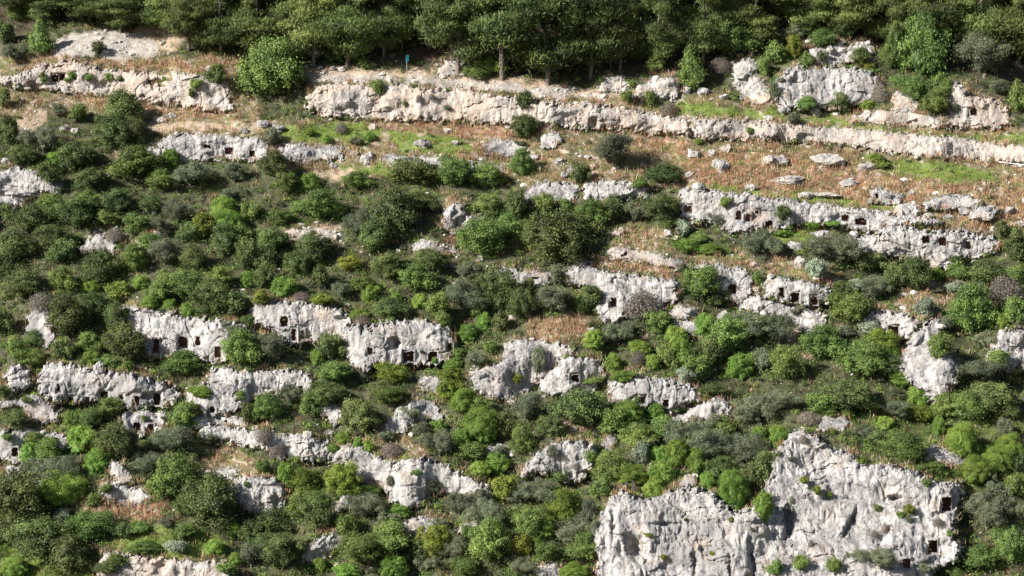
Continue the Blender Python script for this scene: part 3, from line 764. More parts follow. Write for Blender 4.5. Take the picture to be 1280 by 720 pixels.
def crown_mesh(style, nleaf, L, seed, mat):
    """crown of radius 1 and height about 1.75 standing on z = 0; returns foliage mesh, wood mesh"""
    r = np.random.default_rng(seed)
    cl = []                                    # clump centre, radius, flatten
    wood = []
    if style == 'spurge':
        for i in range(46):
            z = r.uniform(.0, 1); th = i*2.39996
            s = math.sqrt(max(0, 1-z*z))
            jit = r.normal(size=3)*.05
            cl.append((np.array([math.cos(th)*s*.84, math.sin(th)*s*.84, .12+z*1.12])+jit, r.uniform(.17, .27), .9))
        for i in range(8): cl.append((r.normal(size=3)*.3+np.array([0, 0, .6]), .4, .9))
    elif style == 'round':
        nl = 5 if nleaf > 9000 else (3 if nleaf > 3000 else 2)
        lob = []
        for j in range(nl):
            th = j*6.28/nl+r.uniform(-.5, .5); a_ = r.uniform(.25, .5); rl = r.uniform(.42, .66)
            lob.append((math.cos(th)*a_, math.sin(th)*a_, r.uniform(.2, .75)+.0, rl))
        lob.append((r.uniform(-.15, .15), r.uniform(-.15, .15), .75, .66))
        for (lx, ly, lz_, rl) in lob:
          for i in range(13 if nl > 3 else 15):
            d = unit(r.normal(size=3)); d[2] = abs(d[2])*1.1-.75*r.random()**2; d = unit(d)
            c = np.array([lx, ly, lz_])+d*rl*r.uniform(.75, 1.02)
            c[2] = max(.08, c[2])
            cl.append((c, r.uniform(.11, .27)*(.8 if nl > 3 else 1), 1.0))
        for i in range(0):
            d = unit(r.normal(size=3)); d[2] = abs(d[2])*1.0-.75*r.random()**2
            d = unit(d)
            k = max(.62, max((d@l[0])*l[1] for l in lob))
            rad = r.uniform(.66, .92)*k
            cl.append((np.array([d[0]*rad, d[1]*rad, .58+d[2]*rad*1.0]), r.uniform(.19, .38), .8))
        for i in range(8): cl.append((r.normal(size=3)*.3+np.array([0, 0, .6]), .4, .8))
    elif style == 'feather':
        lob = [(r.normal(size=3)*np.array([.33, .33, .2])+np.array([0, 0, .65]), r.uniform(.35, .6)) for _ in range(6)]
        for i in range(96):
            d = unit(r.normal(size=3)); d[2] = abs(d[2])*1.1-.75*r.random()**2
            lc, lr = lob[i % 6]
            c = lc+d*lr*r.uniform(.6, 1.1); c[2] = max(.08, c[2])
            cl.append((c, r.uniform(.10, .24), .9))
    elif style == 'cone':
        for i in range(70):
            z = r.uniform(.02, 1)**1.1; th = i*2.39996
            s = (1-z)**.75*.95*r.uniform(.7, 1.05)
            cl.append((np.array([math.cos(th)*s, math.sin(th)*s, .1+z*1.75]), .25*(1.15-z*.6), .8))
    elif style == 'low':
        for i in range(26):
            th = r.uniform(0, 6.28); s = math.sqrt(r.random())*.85
            cl.append((np.array([math.cos(th)*s, math.sin(th)*s, .25+.5*(1-s*s)*r.uniform(.6, 1.1)]), r.uniform(.2, .33), .7))
    elif style == 'pine':
        # height 4 x crown radius is handled by the caller: here radius 1, height ~2.6, trunk below
        Ht = 2.5
        for i in range(78):
            z = r.uniform(.15, 1.0); th = r.uniform(0, 6.28)
            prof = math.sin(min(1, (z-.16)/.84*1.02)*math.pi*.86+.28)**.7
            s = prof*r.uniform(.35, 1.0)*.9
            if math.sin(th*2+seed)+math.sin(z*9+seed) > 1.2: continue
            c = np.array([math.cos(th)*s, math.sin(th)*s, z*Ht-.10*s])
            cl.append((c, r.uniform(.16, .34), .6))
            if r.random() < .35:
                z0 = max(.3, c[2]-.35*s-.15)
                wood.append(tube((0, 0, z0), c, .022, .008, 5))
    rads = np.array([c[1] for c in cl]); wgt = rads**2/np.sum(rads**2)
    idx = r.choice(len(cl), size=nleaf, p=wgt)
    cen = np.array([c[0] for c in cl])[idx]; rad = rads[idx][:, None]; fl = np.array([c[2] for c in cl])[idx]
    d = unit(r.normal(size=(nleaf, 3)))
    d[:, 2] = np.where(r.random(nleaf) < .6, np.abs(d[:, 2]), d[:, 2])
    rr = r.uniform(.30, 1.12, size=(nleaf, 1))**.6
    stray = r.random(nleaf) < (.30 if style != 'spurge' else .06)
    rr[stray] *= r.uniform(1.1, 2.0, (int(stray.sum()), 1))
    off = d*rad*rr; off[:, 2] *= fl
    C = cen+off
    ok = C[:, 2] > -.25
    C, d, idx = C[ok], d[ok], idx[ok]; n = len(C)
    nn = unit(d*.9+r.normal(size=(n, 3))*(.55 if style != 'pine' else .8)+np.array([0, 0, .25]))
    wf = {'spurge': .42, 'feather': .28, 'pine': .15, 'cone': .34}.get(style, .5)
    Ls = L*r.uniform(.6, 1.3, n)
    V, F = quads(C, nn, Ls, Ls*wf*1.0, (d*.8+np.array([0, 0, .9])+r.normal(size=(n, 3))*.45) if style == 'pine' else None, r)
    ct = r.uniform(.15, .85, len(cl))[idx]
    tint = np.clip(ct+r.normal(size=n)*.2, 0, 1)
    tint = np.repeat(tint, 4)
    if style in ('round', 'spurge', 'cone', 'low', 'feather'):     # lumpy inner foliage mass, tinted dark to stand for shade in leaf gaps
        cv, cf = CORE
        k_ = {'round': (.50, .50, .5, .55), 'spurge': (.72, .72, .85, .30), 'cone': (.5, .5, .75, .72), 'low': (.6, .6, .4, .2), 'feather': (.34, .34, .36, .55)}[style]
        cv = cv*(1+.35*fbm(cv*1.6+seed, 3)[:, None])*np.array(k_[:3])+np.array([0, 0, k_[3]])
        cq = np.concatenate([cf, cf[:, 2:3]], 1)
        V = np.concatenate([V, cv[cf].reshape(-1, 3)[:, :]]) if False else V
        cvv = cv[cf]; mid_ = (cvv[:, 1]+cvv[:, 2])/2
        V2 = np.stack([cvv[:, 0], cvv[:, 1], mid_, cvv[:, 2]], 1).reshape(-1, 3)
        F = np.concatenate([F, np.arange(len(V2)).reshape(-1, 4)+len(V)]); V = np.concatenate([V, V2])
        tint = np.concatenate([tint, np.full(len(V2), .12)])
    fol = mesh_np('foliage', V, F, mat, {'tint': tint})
    # wood
    if style == 'pine':
        pts = [(0, 0, -.3), (.03, .02, .6), (-.02, .03, 1.2), (.03, -.02, 1.8), (0, 0, 2.35)]
        rr_ = [.062, .052, .04, .026, .008]
    else:
        pts = [(0, 0, -.25), (.03, .02, .15), (.0, .04, .45), (-.04, .0, .8)]
        rr_ = [.07, .055, .04, .015]
        for i in range(9):
            j = r.integers(0, len(cl)); wood.append(tube((.02, .02, .12+.04*i), cl[j][0], .03, .008, 5))
    for i in range(len(pts)-1): wood.append(tube(pts[i], pts[i+1], rr_[i], rr_[i+1], 8))
    Vw, Fw = merge(wood)
    wd = mesh_np('wood', Vw, Fw, M_BARK, None, True)
    return fol, wd

def twig_mesh(seed, n=420):
    r = np.random.default_rng(seed)
    d = unit(r.normal(size=(n, 3))); d[:, 2] = np.abs(d[:, 2])
    d = unit(d); C = d*r.uniform(.25, .85, size=(n, 1))*np.array([1, 1, 1.3])+np.array([0, 0, .1])
    nn = unit(np.cross(d, r.normal(size=(n, 3))))
    V1, F1 = quads(C, nn, .22, .010, d+r.normal(size=(n, 3))*.35, r)
    m = 2600
    d2 = unit(r.normal(size=(m, 3))); d2[:, 2] = np.abs(d2[:, 2])
    C2 = d2*r.uniform(.55, 1.0, size=(m, 1))**.7*np.array([1, 1, 1.25])+np.array([0, 0, .15])+r.normal(size=(m, 3))*.06
    V2, F2 = quads(C2, unit(d2+r.normal(size=(m, 3))*.6), .05, .022, None, r)
    V, F = merge([(V1, F1), (V2, F2)])
    t = np.repeat(np.concatenate([r.uniform(.5, 1, n), r.uniform(0, .9, m)]), 4)
    fol = mesh_np('foliage', V, F, M_FOL['B'], {'tint': t})
    Vw, Fw = merge([tube((0, 0, -.2), unit(r.normal(size=3)*np.array([.5, .5, .1])+np.array([0, 0, .8]))*.8, .04, .01, 5) for _ in range(7)])
    return fol, mesh_np('wood', Vw, Fw, M_BARK)

STYLE = {'D': 'round', 'M': 'round', 'O': 'feather', 'E': 'spurge', 'Y': 'round', 'S': 'low', 'P': 'pine', 'C': 'cone'}
SIZES = {'s': (1700, .115), 'm': (7000, .062), 'l': (20000, .036)}
LIB = {}
def lib(kind, size, var):
    key = (kind, size, var)
    if key not in LIB:
        sd = hash((ord(kind), ord(size), var)) % 100000
        if kind == 'B': LIB[key] = twig_mesh(ord(size)*7+var)
        else:
            n, L = SIZES[size]
            if kind == 'E': n = int(n*1.5); L *= .75
            LIB[key] = crown_mesh(STYLE[kind], n, L, ord(kind)*1000+ord(size)*10+var, M_FOL['M' if kind == 'C' else kind])
    return LIB[key]
NAMES = {'D': ('evergreen_shrub', 'dark green evergreen shrub', 'shrub', 'dark evergreen shrubs of the slope'),
 'M': ('leafy_shrub', 'mid green leafy shrub', 'shrub', 'mid green shrubs of the slope'),
 'O': ('olive_shrub', 'grey green olive shrub', 'shrub', 'grey green olive shrubs of the slope'),
 'E': ('spurge_bush', 'bright green domed bush', 'bush', 'bright green domed bushes'),
 'Y': ('yellow_green_bush', 'yellow green bush', 'bush', 'yellow green bushes'),
 'B': ('dry_bush', 'brown twiggy bush', 'bush', 'brown twiggy bushes'),
 'S': ('silver_bush', 'silvery low bush', 'bush', 'silvery low bushes'),
 'C': ('young_pine', 'young conical pine', 'tree', 'young pines at the forest edge')}
SHR = []       # placed shrubs (px, py, rx, ry)
def shrub(x, y, rx, ry, kind, label=None, name=None, cat=None):
    """x, y centre and half sizes in photo pixels"""
    size = 's' if rx < 8 else ('m' if rx < 19 else 'l')
    by = y+ry*.62
    if by > 1000: return
    p = at(x, by)
    m_ = mp(x, by)
    fol, wd = lib(kind, size, int(rng.integers(0, 3)))
    hgt = {'E': 1.42, 'S': .95, 'C': 2.0, 'B': 1.35}.get(kind, 1.62)
    k_ = rng.uniform(.82, 1.1)
    if kind in 'DMO' and x < 640 and 140 < y < 385: k_ *= 1.05
    if kind in 'DMO' and rx > 18 and x < 300 and y > 560: k_ *= 1.12
    if x > 0 and samp(rock_in, x, y) > 1.5: k_ *= .86
    rx *= k_; ry *= k_
    wd_ = {'E': 1.0, 'S': 1.05, 'C': 1.05, 'B': 1.0}.get(kind, 1.03)
    sc = (rx*m_/wd_*1.06, rx*.9*m_/wd_*1.06, 1.85*ry*m_/hgt)
    nm, look, ct, grp = NAMES[kind]
    if size == 's':
        o = obj(name or nm, fol, None, p); o.scale = sc
    else:
        o = empty(name or nm, p); o.scale = sc
        obj('crown', fol, o); obj('trunk' if kind in 'DMOC' else 'stem', wd, o)
    o.rotation_euler[2] = rng.uniform(0, 6.28) if abs(sc[0]-sc[1]) < .5*sc[0] else 0
    o.rotation_euler[0] = rng.uniform(-.13, .13); o.rotation_euler[1] = rng.uniform(-.13, .13)
    o['category'] = cat or ct; o['group'] = grp
    if label: o['label'] = label
    else: later(o, look, x, y, 'large' if rx >= 24 else ('small' if rx < 12 else ''))
    SHR.append((x, y, rx, ry))

T = {}
T[(0, 0)] = """25 130 40 50 D;60 205 55 42 O;150 150 50 72 C;165 60 60 50 D;60 50 60 40 M;545 55 60 48 O;370 183 29 27 D;160 295 20 25 M;270 285 20 18 M;335 290 26 18 M;408 287 25 22 M;452 295 20 18 D;735 315 35 30 M;718 350 20 20 M;815 290 40 36 D;460 420 95 90 D;430 500 110 90 D;215 415 40 38 O;300 425 45 45 M;165 525 85 80 O;40 500 48 60 D;15 380 25 35 D;95 590 60 42 D;300 590 90 70 D;520 620 100 60 M;640 600 48 45 E;205 600 38 30 E;715 660 85 58 O;350 675 80 50 D;185 655 50 45 D;880 655 60 50 O;600 680 60 40 M;490 500 60 60 D;250 300 18 14 M;100 410 0 0 D"""
T[(320, 0)] = """460 330 33 40 M;200 495 28 15 E;430 515 30 20 E;265 525 20 15 E;320 485 25 25 B;65 525 45 40 O;65 620 70 60 D;200 685 45 34 E;120 690 40 40 M;380 680 70 40 M;590 650 115 60 D;740 650 72 55 M;860 660 90 60 M;510 150 30 30 D;365 215 35 22 M;285 212 45 24 M;600 385 0 0 B;560 390 12 12 M;720 405 20 18 O;660 365 18 18 B;612 375 15 20 B;380 535 30 20 O;820 270 70 28 M;880 250 60 40 M;410 240 40 25 M"""
T[(640, 0)] = """40 380 45 40 D;430 370 27 33 M;520 365 34 46 M;320 430 22 33 O;780 250 55 40 B;535 225 48 66 C;370 210 55 68 O;590 410 48 30 B;40 620 58 66 M;255 650 45 52 D;570 660 85 48 D;820 150 90 80 M;940 250 32 50 M;890 490 22 18 M;450 320 18 14 M;335 300 14 16 M;700 530 20 12 E;30 540 25 14 O;480 190 40 50 M;480 690 40 25 M;440 560 0 0 M"""
T[(960, 0)] = """30 210 55 48 M;150 220 38 42 M;95 185 38 52 Y;200 150 58 38 M;205 215 28 40 O;350 210 50 38 D;375 250 30 18 Y;465 190 62 105 C;585 200 95 140 M;555 330 75 72 M;620 385 66 58 M;810 220 115 110 O;930 370 48 76 M;145 385 60 36 M;265 395 54 44 D;370 395 34 24 E;95 450 46 30 O;20 350 28 48 O;705 405 22 38 O;60 140 50 38 O;130 115 50 36 D;280 110 60 40 D;390 110 50 35 M;480 310 28 24 M;420 360 36 40 B;860 330 60 40 O;850 90 90 60 M;645 340 50 50 M;50 300 25 20 O;410 600 38 22 E;430 620 40 12 M;320 640 0 0 E"""
T[(0, 240)] = """120 110 80 60 D;60 220 78 66 D;210 60 78 56 M;300 90 88 60 D;400 100 50 34 M;515 125 52 44 M;430 170 38 28 B;450 40 70 48 D;560 50 60 50 D;680 80 78 78 O;760 130 48 56 Y;840 60 60 50 E;860 115 60 38 E;935 80 40 40 M;370 290 74 76 D;500 260 60 58 M;620 230 78 68 O;720 250 60 66 D;840 190 78 78 D;930 260 40 58 D;440 375 54 48 Y;230 330 58 56 M;90 350 88 66 D;30 300 50 66 D;340 355 34 18 E;530 340 35 24 E;600 380 58 44 M;700 350 88 48 M;640 425 30 26 E;705 445 28 24 E;560 415 38 26 E;790 400 78 66 D;870 430 56 48 D;930 330 38 36 E;250 480 88 92 D;340 430 78 60 D;430 470 66 66 D;340 570 60 48 M;340 620 38 28 E;475 655 28 24 E;470 570 86 76 D;120 620 68 48 M;60 590 48 56 M;20 500 40 60 D;240 590 48 56 D;690 645 105 58 M;900 600 68 72 M;150 420 58 38 B;880 520 50 50 O;130 550 60 44 D;700 160 50 44 D;620 330 44 36 M;200 180 60 50 D;20 90 40 50 D;560 200 50 40 M;820 330 60 48 M;410 640 40 22 M;230 240 50 40 D;330 30 60 40 M;860 10 50 36 O;600 130 44 44 O;925 490 36 34 M;905 150 45 40 M"""
T[(320, 240)] = """240 60 78 60 M;370 115 66 88 O;440 180 68 68 D;520 110 86 105 D;600 40 105 40 D;60 180 78 58 D;210 220 78 68 D;150 270 68 58 D;350 270 58 38 Y;105 360 48 33 E;240 330 38 46 D;320 370 48 48 O;250 405 48 28 Y;170 395 44 22 B;400 360 48 38 M;430 385 44 42 E;525 400 23 20 E;600 330 68 58 M;510 280 78 58 D;650 260 78 56 D;500 440 78 46 D;610 410 38 33 E;680 430 48 48 M;390 465 42 22 E;400 490 38 22 B;780 400 105 86 O;900 370 86 86 D;840 180 105 84 M;870 55 78 56 M;940 130 66 56 M;790 290 58 38 O;850 490 28 38 E;790 530 46 36 E;910 490 46 46 D;50 590 78 76 O;270 590 56 58 D;180 560 46 38 O;230 625 28 28 E;290 680 86 46 M;510 680 76 46 Y;740 650 38 22 E;670 630 19 14 E;830 630 48 48 O;730 690 56 28 Y;400 690 50 40 O;20 330 40 50 D;300 480 0 0 M;30 260 50 40 D;700 480 36 30 M;830 450 40 30 M;460 575 18 18 O;560 590 0 0 O;100 100 50 30 M;880 590 30 30 M;620 600 12 14 O;160 60 40 30 M;20 400 36 30 Y;760 600 50 25 M"""
T[(640, 240)] = """170 190 140 105 D;60 150 58 76 M;290 90 58 56 M;200 50 48 38 M;380 70 56 56 D;555 60 86 58 D;460 80 44 50 O;765 95 62 70 O;910 200 76 78 O;640 140 38 28 S;700 175 40 22 M;650 205 46 20 E;740 215 46 18 E;710 345 90 76 M;770 405 56 38 D;630 285 28 33 O;180 310 56 46 O;150 410 86 76 O;30 420 58 86 D;290 400 56 42 D;285 370 27 17 E;258 395 20 13 E;490 440 86 66 B;550 490 56 46 M;380 540 66 56 O;307 555 46 38 E;380 648 33 37 E;480 588 44 24 E;472 625 38 30 B;615 540 48 33 E;640 605 48 56 E;530 640 28 28 E;590 620 46 56 M;880 500 120 76 O;800 560 95 76 M;760 610 56 56 D;855 655 48 38 E;930 640 48 66 O;700 665 56 50 M;90 640 44 76 O;300 705 56 18 M;20 700 28 28 Y;650 690 44 30 S;440 520 40 40 O;60 370 40 40 D;930 520 50 50 D;240 250 30 22 O;800 40 30 30 M;120 60 50 60 M;20 60 40 60 D;350 90 30 34 Y;480 570 0 0 M;720 500 40 36 E;420 690 48 18 E;920 330 28 32 M;180 400 40 30 D;260 430 40 28 M;820 490 60 40 M;590 120 40 22 M;110 550 0 0 M"""
T[(960, 240)] = """55 80 45 40 D;20 215 48 48 O;265 220 115 78 O;180 295 48 38 S;380 270 56 38 D;540 310 86 76 D;400 370 76 58 O;310 440 86 66 M;270 380 56 38 D;590 440 56 34 S;380 510 48 28 S;430 560 76 46 Y;455 600 42 28 E;350 620 125 86 M;210 580 86 76 M;135 553 33 24 E;40 520 68 86 O;60 640 76 76 M;635 310 30 24 E;820 310 86 56 D;880 140 38 38 D;920 210 56 76 D;710 300 50 30 M;770 460 95 106 M;640 580 56 58 M;820 560 56 46 O;890 380 66 56 B;930 450 46 56 M;880 487 26 28 E;575 125 24 20 M;800 660 125 56 O;930 660 48 48 M;490 700 50 26 E;330 355 38 22 S;730 400 36 50 O;170 120 40 16 E;60 150 46 14 E;240 115 40 10 E;640 370 38 18 O;660 500 30 40 O;470 330 50 60 D;110 440 40 30 O;820 390 50 50 O;700 250 36 20 D;450 650 80 50 D;920 310 50 40 M;280 530 50 30 O;700 360 40 22 S;860 620 50 40 M"""
T[(0, 480)] = """50 130 68 48 D;410 100 66 48 M;330 130 76 56 M;300 210 56 46 E;200 340 110 56 O;110 265 46 48 E;370 290 52 44 E;420 220 86 78 D;240 395 90 52 E;640 220 105 66 O;690 120 66 52 M;560 310 76 56 O;660 360 105 105 M;790 450 105 95 D;60 450 115 115 D;30 560 66 76 D;170 590 120 86 D;330 540 95 56 M;250 650 95 76 D;870 545 28 24 E;805 612 48 32 E;885 660 28 24 E;925 560 52 48 D;900 40 30 28 M;790 200 42 28 O;940 650 50 60 O;10 35 30 28 D;750 25 56 22 E;930 110 38 56 D;500 215 30 60 O;130 200 60 40 M;70 560 60 60 D;440 660 50 26 M;265 135 30 36 E;170 265 60 50 M;30 200 28 20 M;540 130 18 18 M;400 390 40 30 M;700 455 60 50 M;925 375 20 14 M;690 560 60 30 M;620 520 40 24 O;520 540 50 24 M;660 610 50 26 S;930 460 30 50 D;240 490 40 22 S;60 690 60 36 E;400 690 60 30 D;100 60 30 14 M;850 690 50 30 M;550 620 60 22 M;460 555 40 30 D;120 480 50 50 D;350 440 30 30 M;620 130 25 20 O"""
T[(320, 480)] = """290 40 76 46 D;210 85 48 46 M;390 120 95 78 D;40 100 58 56 M;500 40 95 46 M;330 200 38 24 E;380 220 22 20 E;425 235 24 24 E;720 30 56 48 Y;785 60 62 46 E;690 230 66 64 O;620 175 56 44 O;690 165 38 28 E;850 155 80 64 E;780 200 46 38 E;800 260 56 38 M;840 320 46 28 E;920 170 46 56 D;900 300 56 38 E;510 250 48 26 B;505 370 24 28 O;660 390 72 56 O;180 365 80 60 Y;320 365 76 60 Y;110 350 36 46 E;180 450 76 56 M;240 500 56 56 D;410 470 86 56 O;540 480 52 32 E;760 450 76 66 O;60 530 86 56 D;90 620 105 76 D;330 530 46 46 M;390 620 100 66 M;500 590 95 66 M;520 690 56 38 E;240 680 28 28 E;340 700 56 22 E;680 580 76 76 Y;740 620 60 60 O;870 500 76 76 O;880 600 86 86 M;930 400 56 56 Y;640 680 56 46 O;780 680 76 46 M;30 310 38 38 M;590 110 50 40 O;130 50 50 50 O;240 30 50 40 D;840 90 50 40 M;480 200 40 30 O;840 420 50 50 O;500 520 50 40 O;430 400 40 20 E;290 240 30 16 E;600 330 30 14 M;20 610 60 60 D;600 620 60 60 D;80 260 30 24 B;150 290 30 24 M;800 560 40 40 M;170 610 50 40 D;700 520 40 30 O;30 200 40 30 B;600 640 30 30 M;910 250 50 36 O;230 440 60 40 M;650 610 60 50 D"""
T[(640, 480)] = """250 90 130 86 D;60 100 68 76 O;40 210 66 66 M;430 110 66 38 E;540 105 46 38 E;470 200 86 46 M;560 170 56 50 M;620 190 76 76 O;730 240 86 86 O;620 265 56 48 E;690 290 42 56 E;870 260 95 76 O;930 190 38 34 E;890 110 86 76 O;750 20 76 28 D;485 270 48 46 S;380 310 76 56 M;445 345 62 34 E;365 340 38 26 E;560 340 56 38 E;530 395 44 34 E;735 370 28 34 E;835 405 62 72 E;890 350 56 56 D;945 450 48 48 E;100 400 105 56 O;60 520 76 76 M;30 610 46 46 Y;120 540 44 38 E;95 580 24 28 E;200 460 76 66 Y;220 560 95 76 O;290 490 56 76 O;270 620 76 56 M;230 700 76 28 E;50 690 66 38 O;330 400 46 46 M;150 250 40 30 O;370 150 50 60 M;150 160 60 50 D;800 180 50 40 M;760 150 50 36 O;690 170 50 40 O;520 230 36 30 O;470 60 22 20 M;650 65 20 26 B;180 350 50 40 M;300 270 30 30 M;310 555 30 60 O;240 310 18 14 B;140 265 14 10 B;370 530 14 14 B;460 390 14 30 B;430 390 14 22 B;700 220 60 60 M;940 330 46 60 D;600 350 0 0 M;130 630 50 40 M;20 420 60 60 O;550 270 40 30 E;780 330 60 50 D;60 330 30 40 O;860 560 0 0 E;570 650 16 14 Y;750 635 16 10 Y;510 565 24 10 Y;820 510 16 14 Y;650 510 12 10 M;900 545 14 20 O"""
T[(960, 480)] = """40 200 34 34 E;20 290 28 50 D;130 210 26 22 B;70 60 95 58 O;300 50 120 58 D;200 80 56 38 M;435 145 38 28 E;370 180 56 46 O;500 230 105 56 M;565 42 50 36 E;640 160 30 44 E;725 205 76 72 E;740 90 86 66 M;830 60 95 58 D;850 280 70 40 E;780 320 70 40 E;900 250 60 44 E;600 310 86 28 M;820 470 125 115 O;910 600 86 95 M;800 650 95 56 M;420 660 95 52 O;120 665 50 50 M;30 690 38 38 M;250 680 40 38 M;530 470 30 34 Y;185 400 22 26 Y;228 412 18 14 E;135 360 26 16 Y;410 462 25 20 D;595 370 25 18 M;355 288 20 16 E;890 170 56 48 O;930 380 56 48 M;480 100 60 40 O;240 175 24 14 M;560 110 60 30 Y;400 210 50 34 D;670 90 60 50 M;500 490 22 20 M;530 510 20 24 O;490 485 14 12 Y;435 545 16 30 B;640 520 30 18 B;20 90 50 40 O;860 400 50 40 O;680 560 20 18 M;520 330 0 0 E;300 640 14 24 O;85 280 30 20 O;180 245 12 10 B;150 130 50 26 B;700 700 60 30 M;580 690 40 28 O;400 440 0 0 D;950 480 40 60 O;100 385 0 0 Y;300 110 30 14 E;230 105 40 14 M;400 90 50 30 O;600 60 40 24 B;900 100 60 50 D;640 330 40 24 M;940 300 40 40 D;160 600 14 22 B;90 440 14 24 O;400 565 20 18 B"""
# individually known plants
shrub(340, 88, 50, 46, 'M', 'big round bright leafy tree standing between two stretches of pale wall', 'round_tree', 'tree')
shrub(770, 190, 36, 33, 'O', 'grey olive tree on the grassy terrace above the white ledge', 'olive_tree', 'tree')
shrub(866, 90, 18, 29, 'C', 'young conical pine between white rocks and a brown bush', 'young_pine', 'tree')
shrub(654, 159, 22, 20, 'D', 'dark green round bush at the foot of the long pale wall', 'evergreen_shrub', 'shrub')
for (x0, y0), s in T.items():
    for it in s.split(';'):
        x, y, rx, ry, k = it.split()
        rx, ry = float(rx)/3, float(ry)/3
        if rx < 1: continue
        shrub(x0+float(x)/3, y0+float(y)/3, rx, ry, k)

# ------------------------------------------------------------------ pines
PINELIB = []
for v in range(5):
    PINELIB.append(crown_mesh('pine', 30000, .058, 900+v, M_FOL['P']))
PINES = [(434,82,120,46),(392,84,115,40),(480,70,100,34),(503,60,90,26),(572,92,140,52),(628,100,165,60),(684,106,150,54),(738,98,135,44),
 (775,86,110,34),(823,84,110,34),(880,78,110,38),(945,58,85,38),(905,40,80,36),(1058,46,80,38),(1008,42,75,36),(1110,60,85,32),(1170,75,110,42),(1225,70,110,46),
 (1272,80,115,46),(236,64,80,34),(276,68,100,38),(322,74,105,40),(355,50,85,36),(150,40,60,38),(112,28,52,36),(62,24,46,32),(20,20,44,30),(190,14,46,30)]
for row, (yy, stepx) in enumerate(((34, 78), (6, 62), (-28, 62))):
    x = 215 if row < 1 else (200 if row < 2 else -250)
    while x < 1560:
        PINES.append((x+rng.uniform(-14, 14), yy+rng.uniform(-9, 9), rng.uniform(85, 115), rng.uniform(34, 44)))
        x += stepx
npn = 0
for (x, y, h, rr_) in PINES:
    p = at(x, y); m_ = mp(x, y)
    fol, wd = PINELIB[int(rng.integers(0, 5))]
    if npn == 0: fol, wd = PINELIB[0]
    o = empty('pine_tree', p); s = rr_*m_
    o.scale = (s*1.02, s*1.02, h*m_/2.65); o.rotation_euler[2] = rng.uniform(0, 6.28)
    obj('crown', fol, o); obj('trunk', wd, o)
    o['category'] = 'tree'; o['group'] = 'pines of the wood along the top'
    if y-h > -95 and y > -45:
        npn += 1
    # pines are told apart by column and row of the wood
    row = 'front row' if y > 52 else ('second row' if y > 20 else ('third row' if y > -12 else ('fourth row' if y > -45 else 'hindmost rows')))
    PENDING.append((o, 'pine tree of the', row, '', '', x, y))
def fix_pines():
    from collections import defaultdict
    g = defaultdict(list)
    for it in [t for t in PENDING if t[1] == 'pine tree of the']: g[it[2]].append(it)
    for row, its in g.items():
        its.sort(key=lambda t: t[5])
        for i, it in enumerate(its):
            where = 'at the far left' if it[5] < 130 else ('at the left' if it[5] < 330 else ('left of the signpost' if it[5] < 508 else ('right of the signpost' if it[5] < 700 else ('above the pale post' if it[5] < 860 else ('above the stepped rocks' if it[5] < 985 else ('above the fluted white outcrop' if it[5] < 1100 else 'in the right corner'))))))
            it[0]['_w'] = where
        h = defaultdict(list)
        for it in its: h[it[0]['_w']].append(it)
        for wh, js in h.items():
            for i, it in enumerate(js):
                hh = 'dark pine' if len(js) > 1 else 'dark pine tree'
                pos = '' if len(js) == 1 else ', '+('rightmost there' if i == len(js)-1 else ORD[i]+' there')
                it[0]['label'] = f'{row} pine {wh}{pos}'.replace(' there', '')
                del it[0]['_w']
    PENDING[:] = [t for t in PENDING if t[1] != 'pine tree of the']
fix_pines()
flush_labels()

# ------------------------------------------------------------------ small made things
def post_mesh(name, h, r0, r1, mat, lean=(0, 0), k=8):
    pts = [(0, 0, -.3), (lean[0]*.5, lean[1]*.5, h*.5), (lean[0], lean[1], h)]
    Vp, Fp = merge([tube(pts[0], pts[1], r0, (r0+r1)/2, k), tube(pts[1], pts[2], (r0+r1)/2, r1, k), tube(pts[2], (pts[2][0], pts[2][1], h+.02), r1, .001, k)])
    return mesh_np(name, Vp, Fp, mat, None, True)
M_TEAL = plain('teal_paint', (.03, .27, .33), .5); M_METAL = plain('galvanised_metal', (.42, .42, .42), .5, .3)
M_WOODP = plain('grey_weathered_wood', (.30, .26, .21), .9); M_WOODB = plain('brown_wood', (.12, .085, .065), .9)
p = at(508.6, 93.5); m_ = mp(508, 93)
sg = empty('signpost', p); tag(sg, 'grey metal signpost with a small teal panel beside the path', 'sign')
obj('post', post_mesh('post', 2.15, .045, .04, M_METAL), sg)
import bmesh
def box_mesh(name, sx, sy, sz, mat, bev=.012):
    bm = bmesh.new(); bmesh.ops.create_cube(bm, size=1)
    for v in bm.verts: v.co.x *= sx; v.co.y *= sy; v.co.z *= sz
    bmesh.ops.bevel(bm, geom=bm.edges[:], offset=bev, segments=2, affect='EDGES')
    me = bpy.data.meshes.new(name); bm.to_mesh(me); bm.free(); me.materials.append(mat); return me
pn = obj('sign_panel', box_mesh('sign_panel', .36, .05, .72, M_TEAL), sg, (.06, -.07, 1.88)); pn.rotation_euler = (0, R(3), R(18))
obj('bracket', box_mesh('bracket', .1, .1, .06, M_METAL), sg, (0, -.02, 1.9))
pp = obj('stone_post', post_mesh('stone_post', 1.75, .11, .09, plain('pale_stone_post', (.42, .38, .33), .9), (.05, 0)), None, at(776, 115))
tag(pp, 'pale upright post by the path at the forest edge, right of the big pines', 'post')
pp = obj('stone_post', post_mesh('stone_post', .6, .12, .10, plain('grey_stone_post', (.3, .3, .3), .9)), None, at(466, 84))
tag(pp, 'short grey post in the pine shade left of the signpost', 'post')
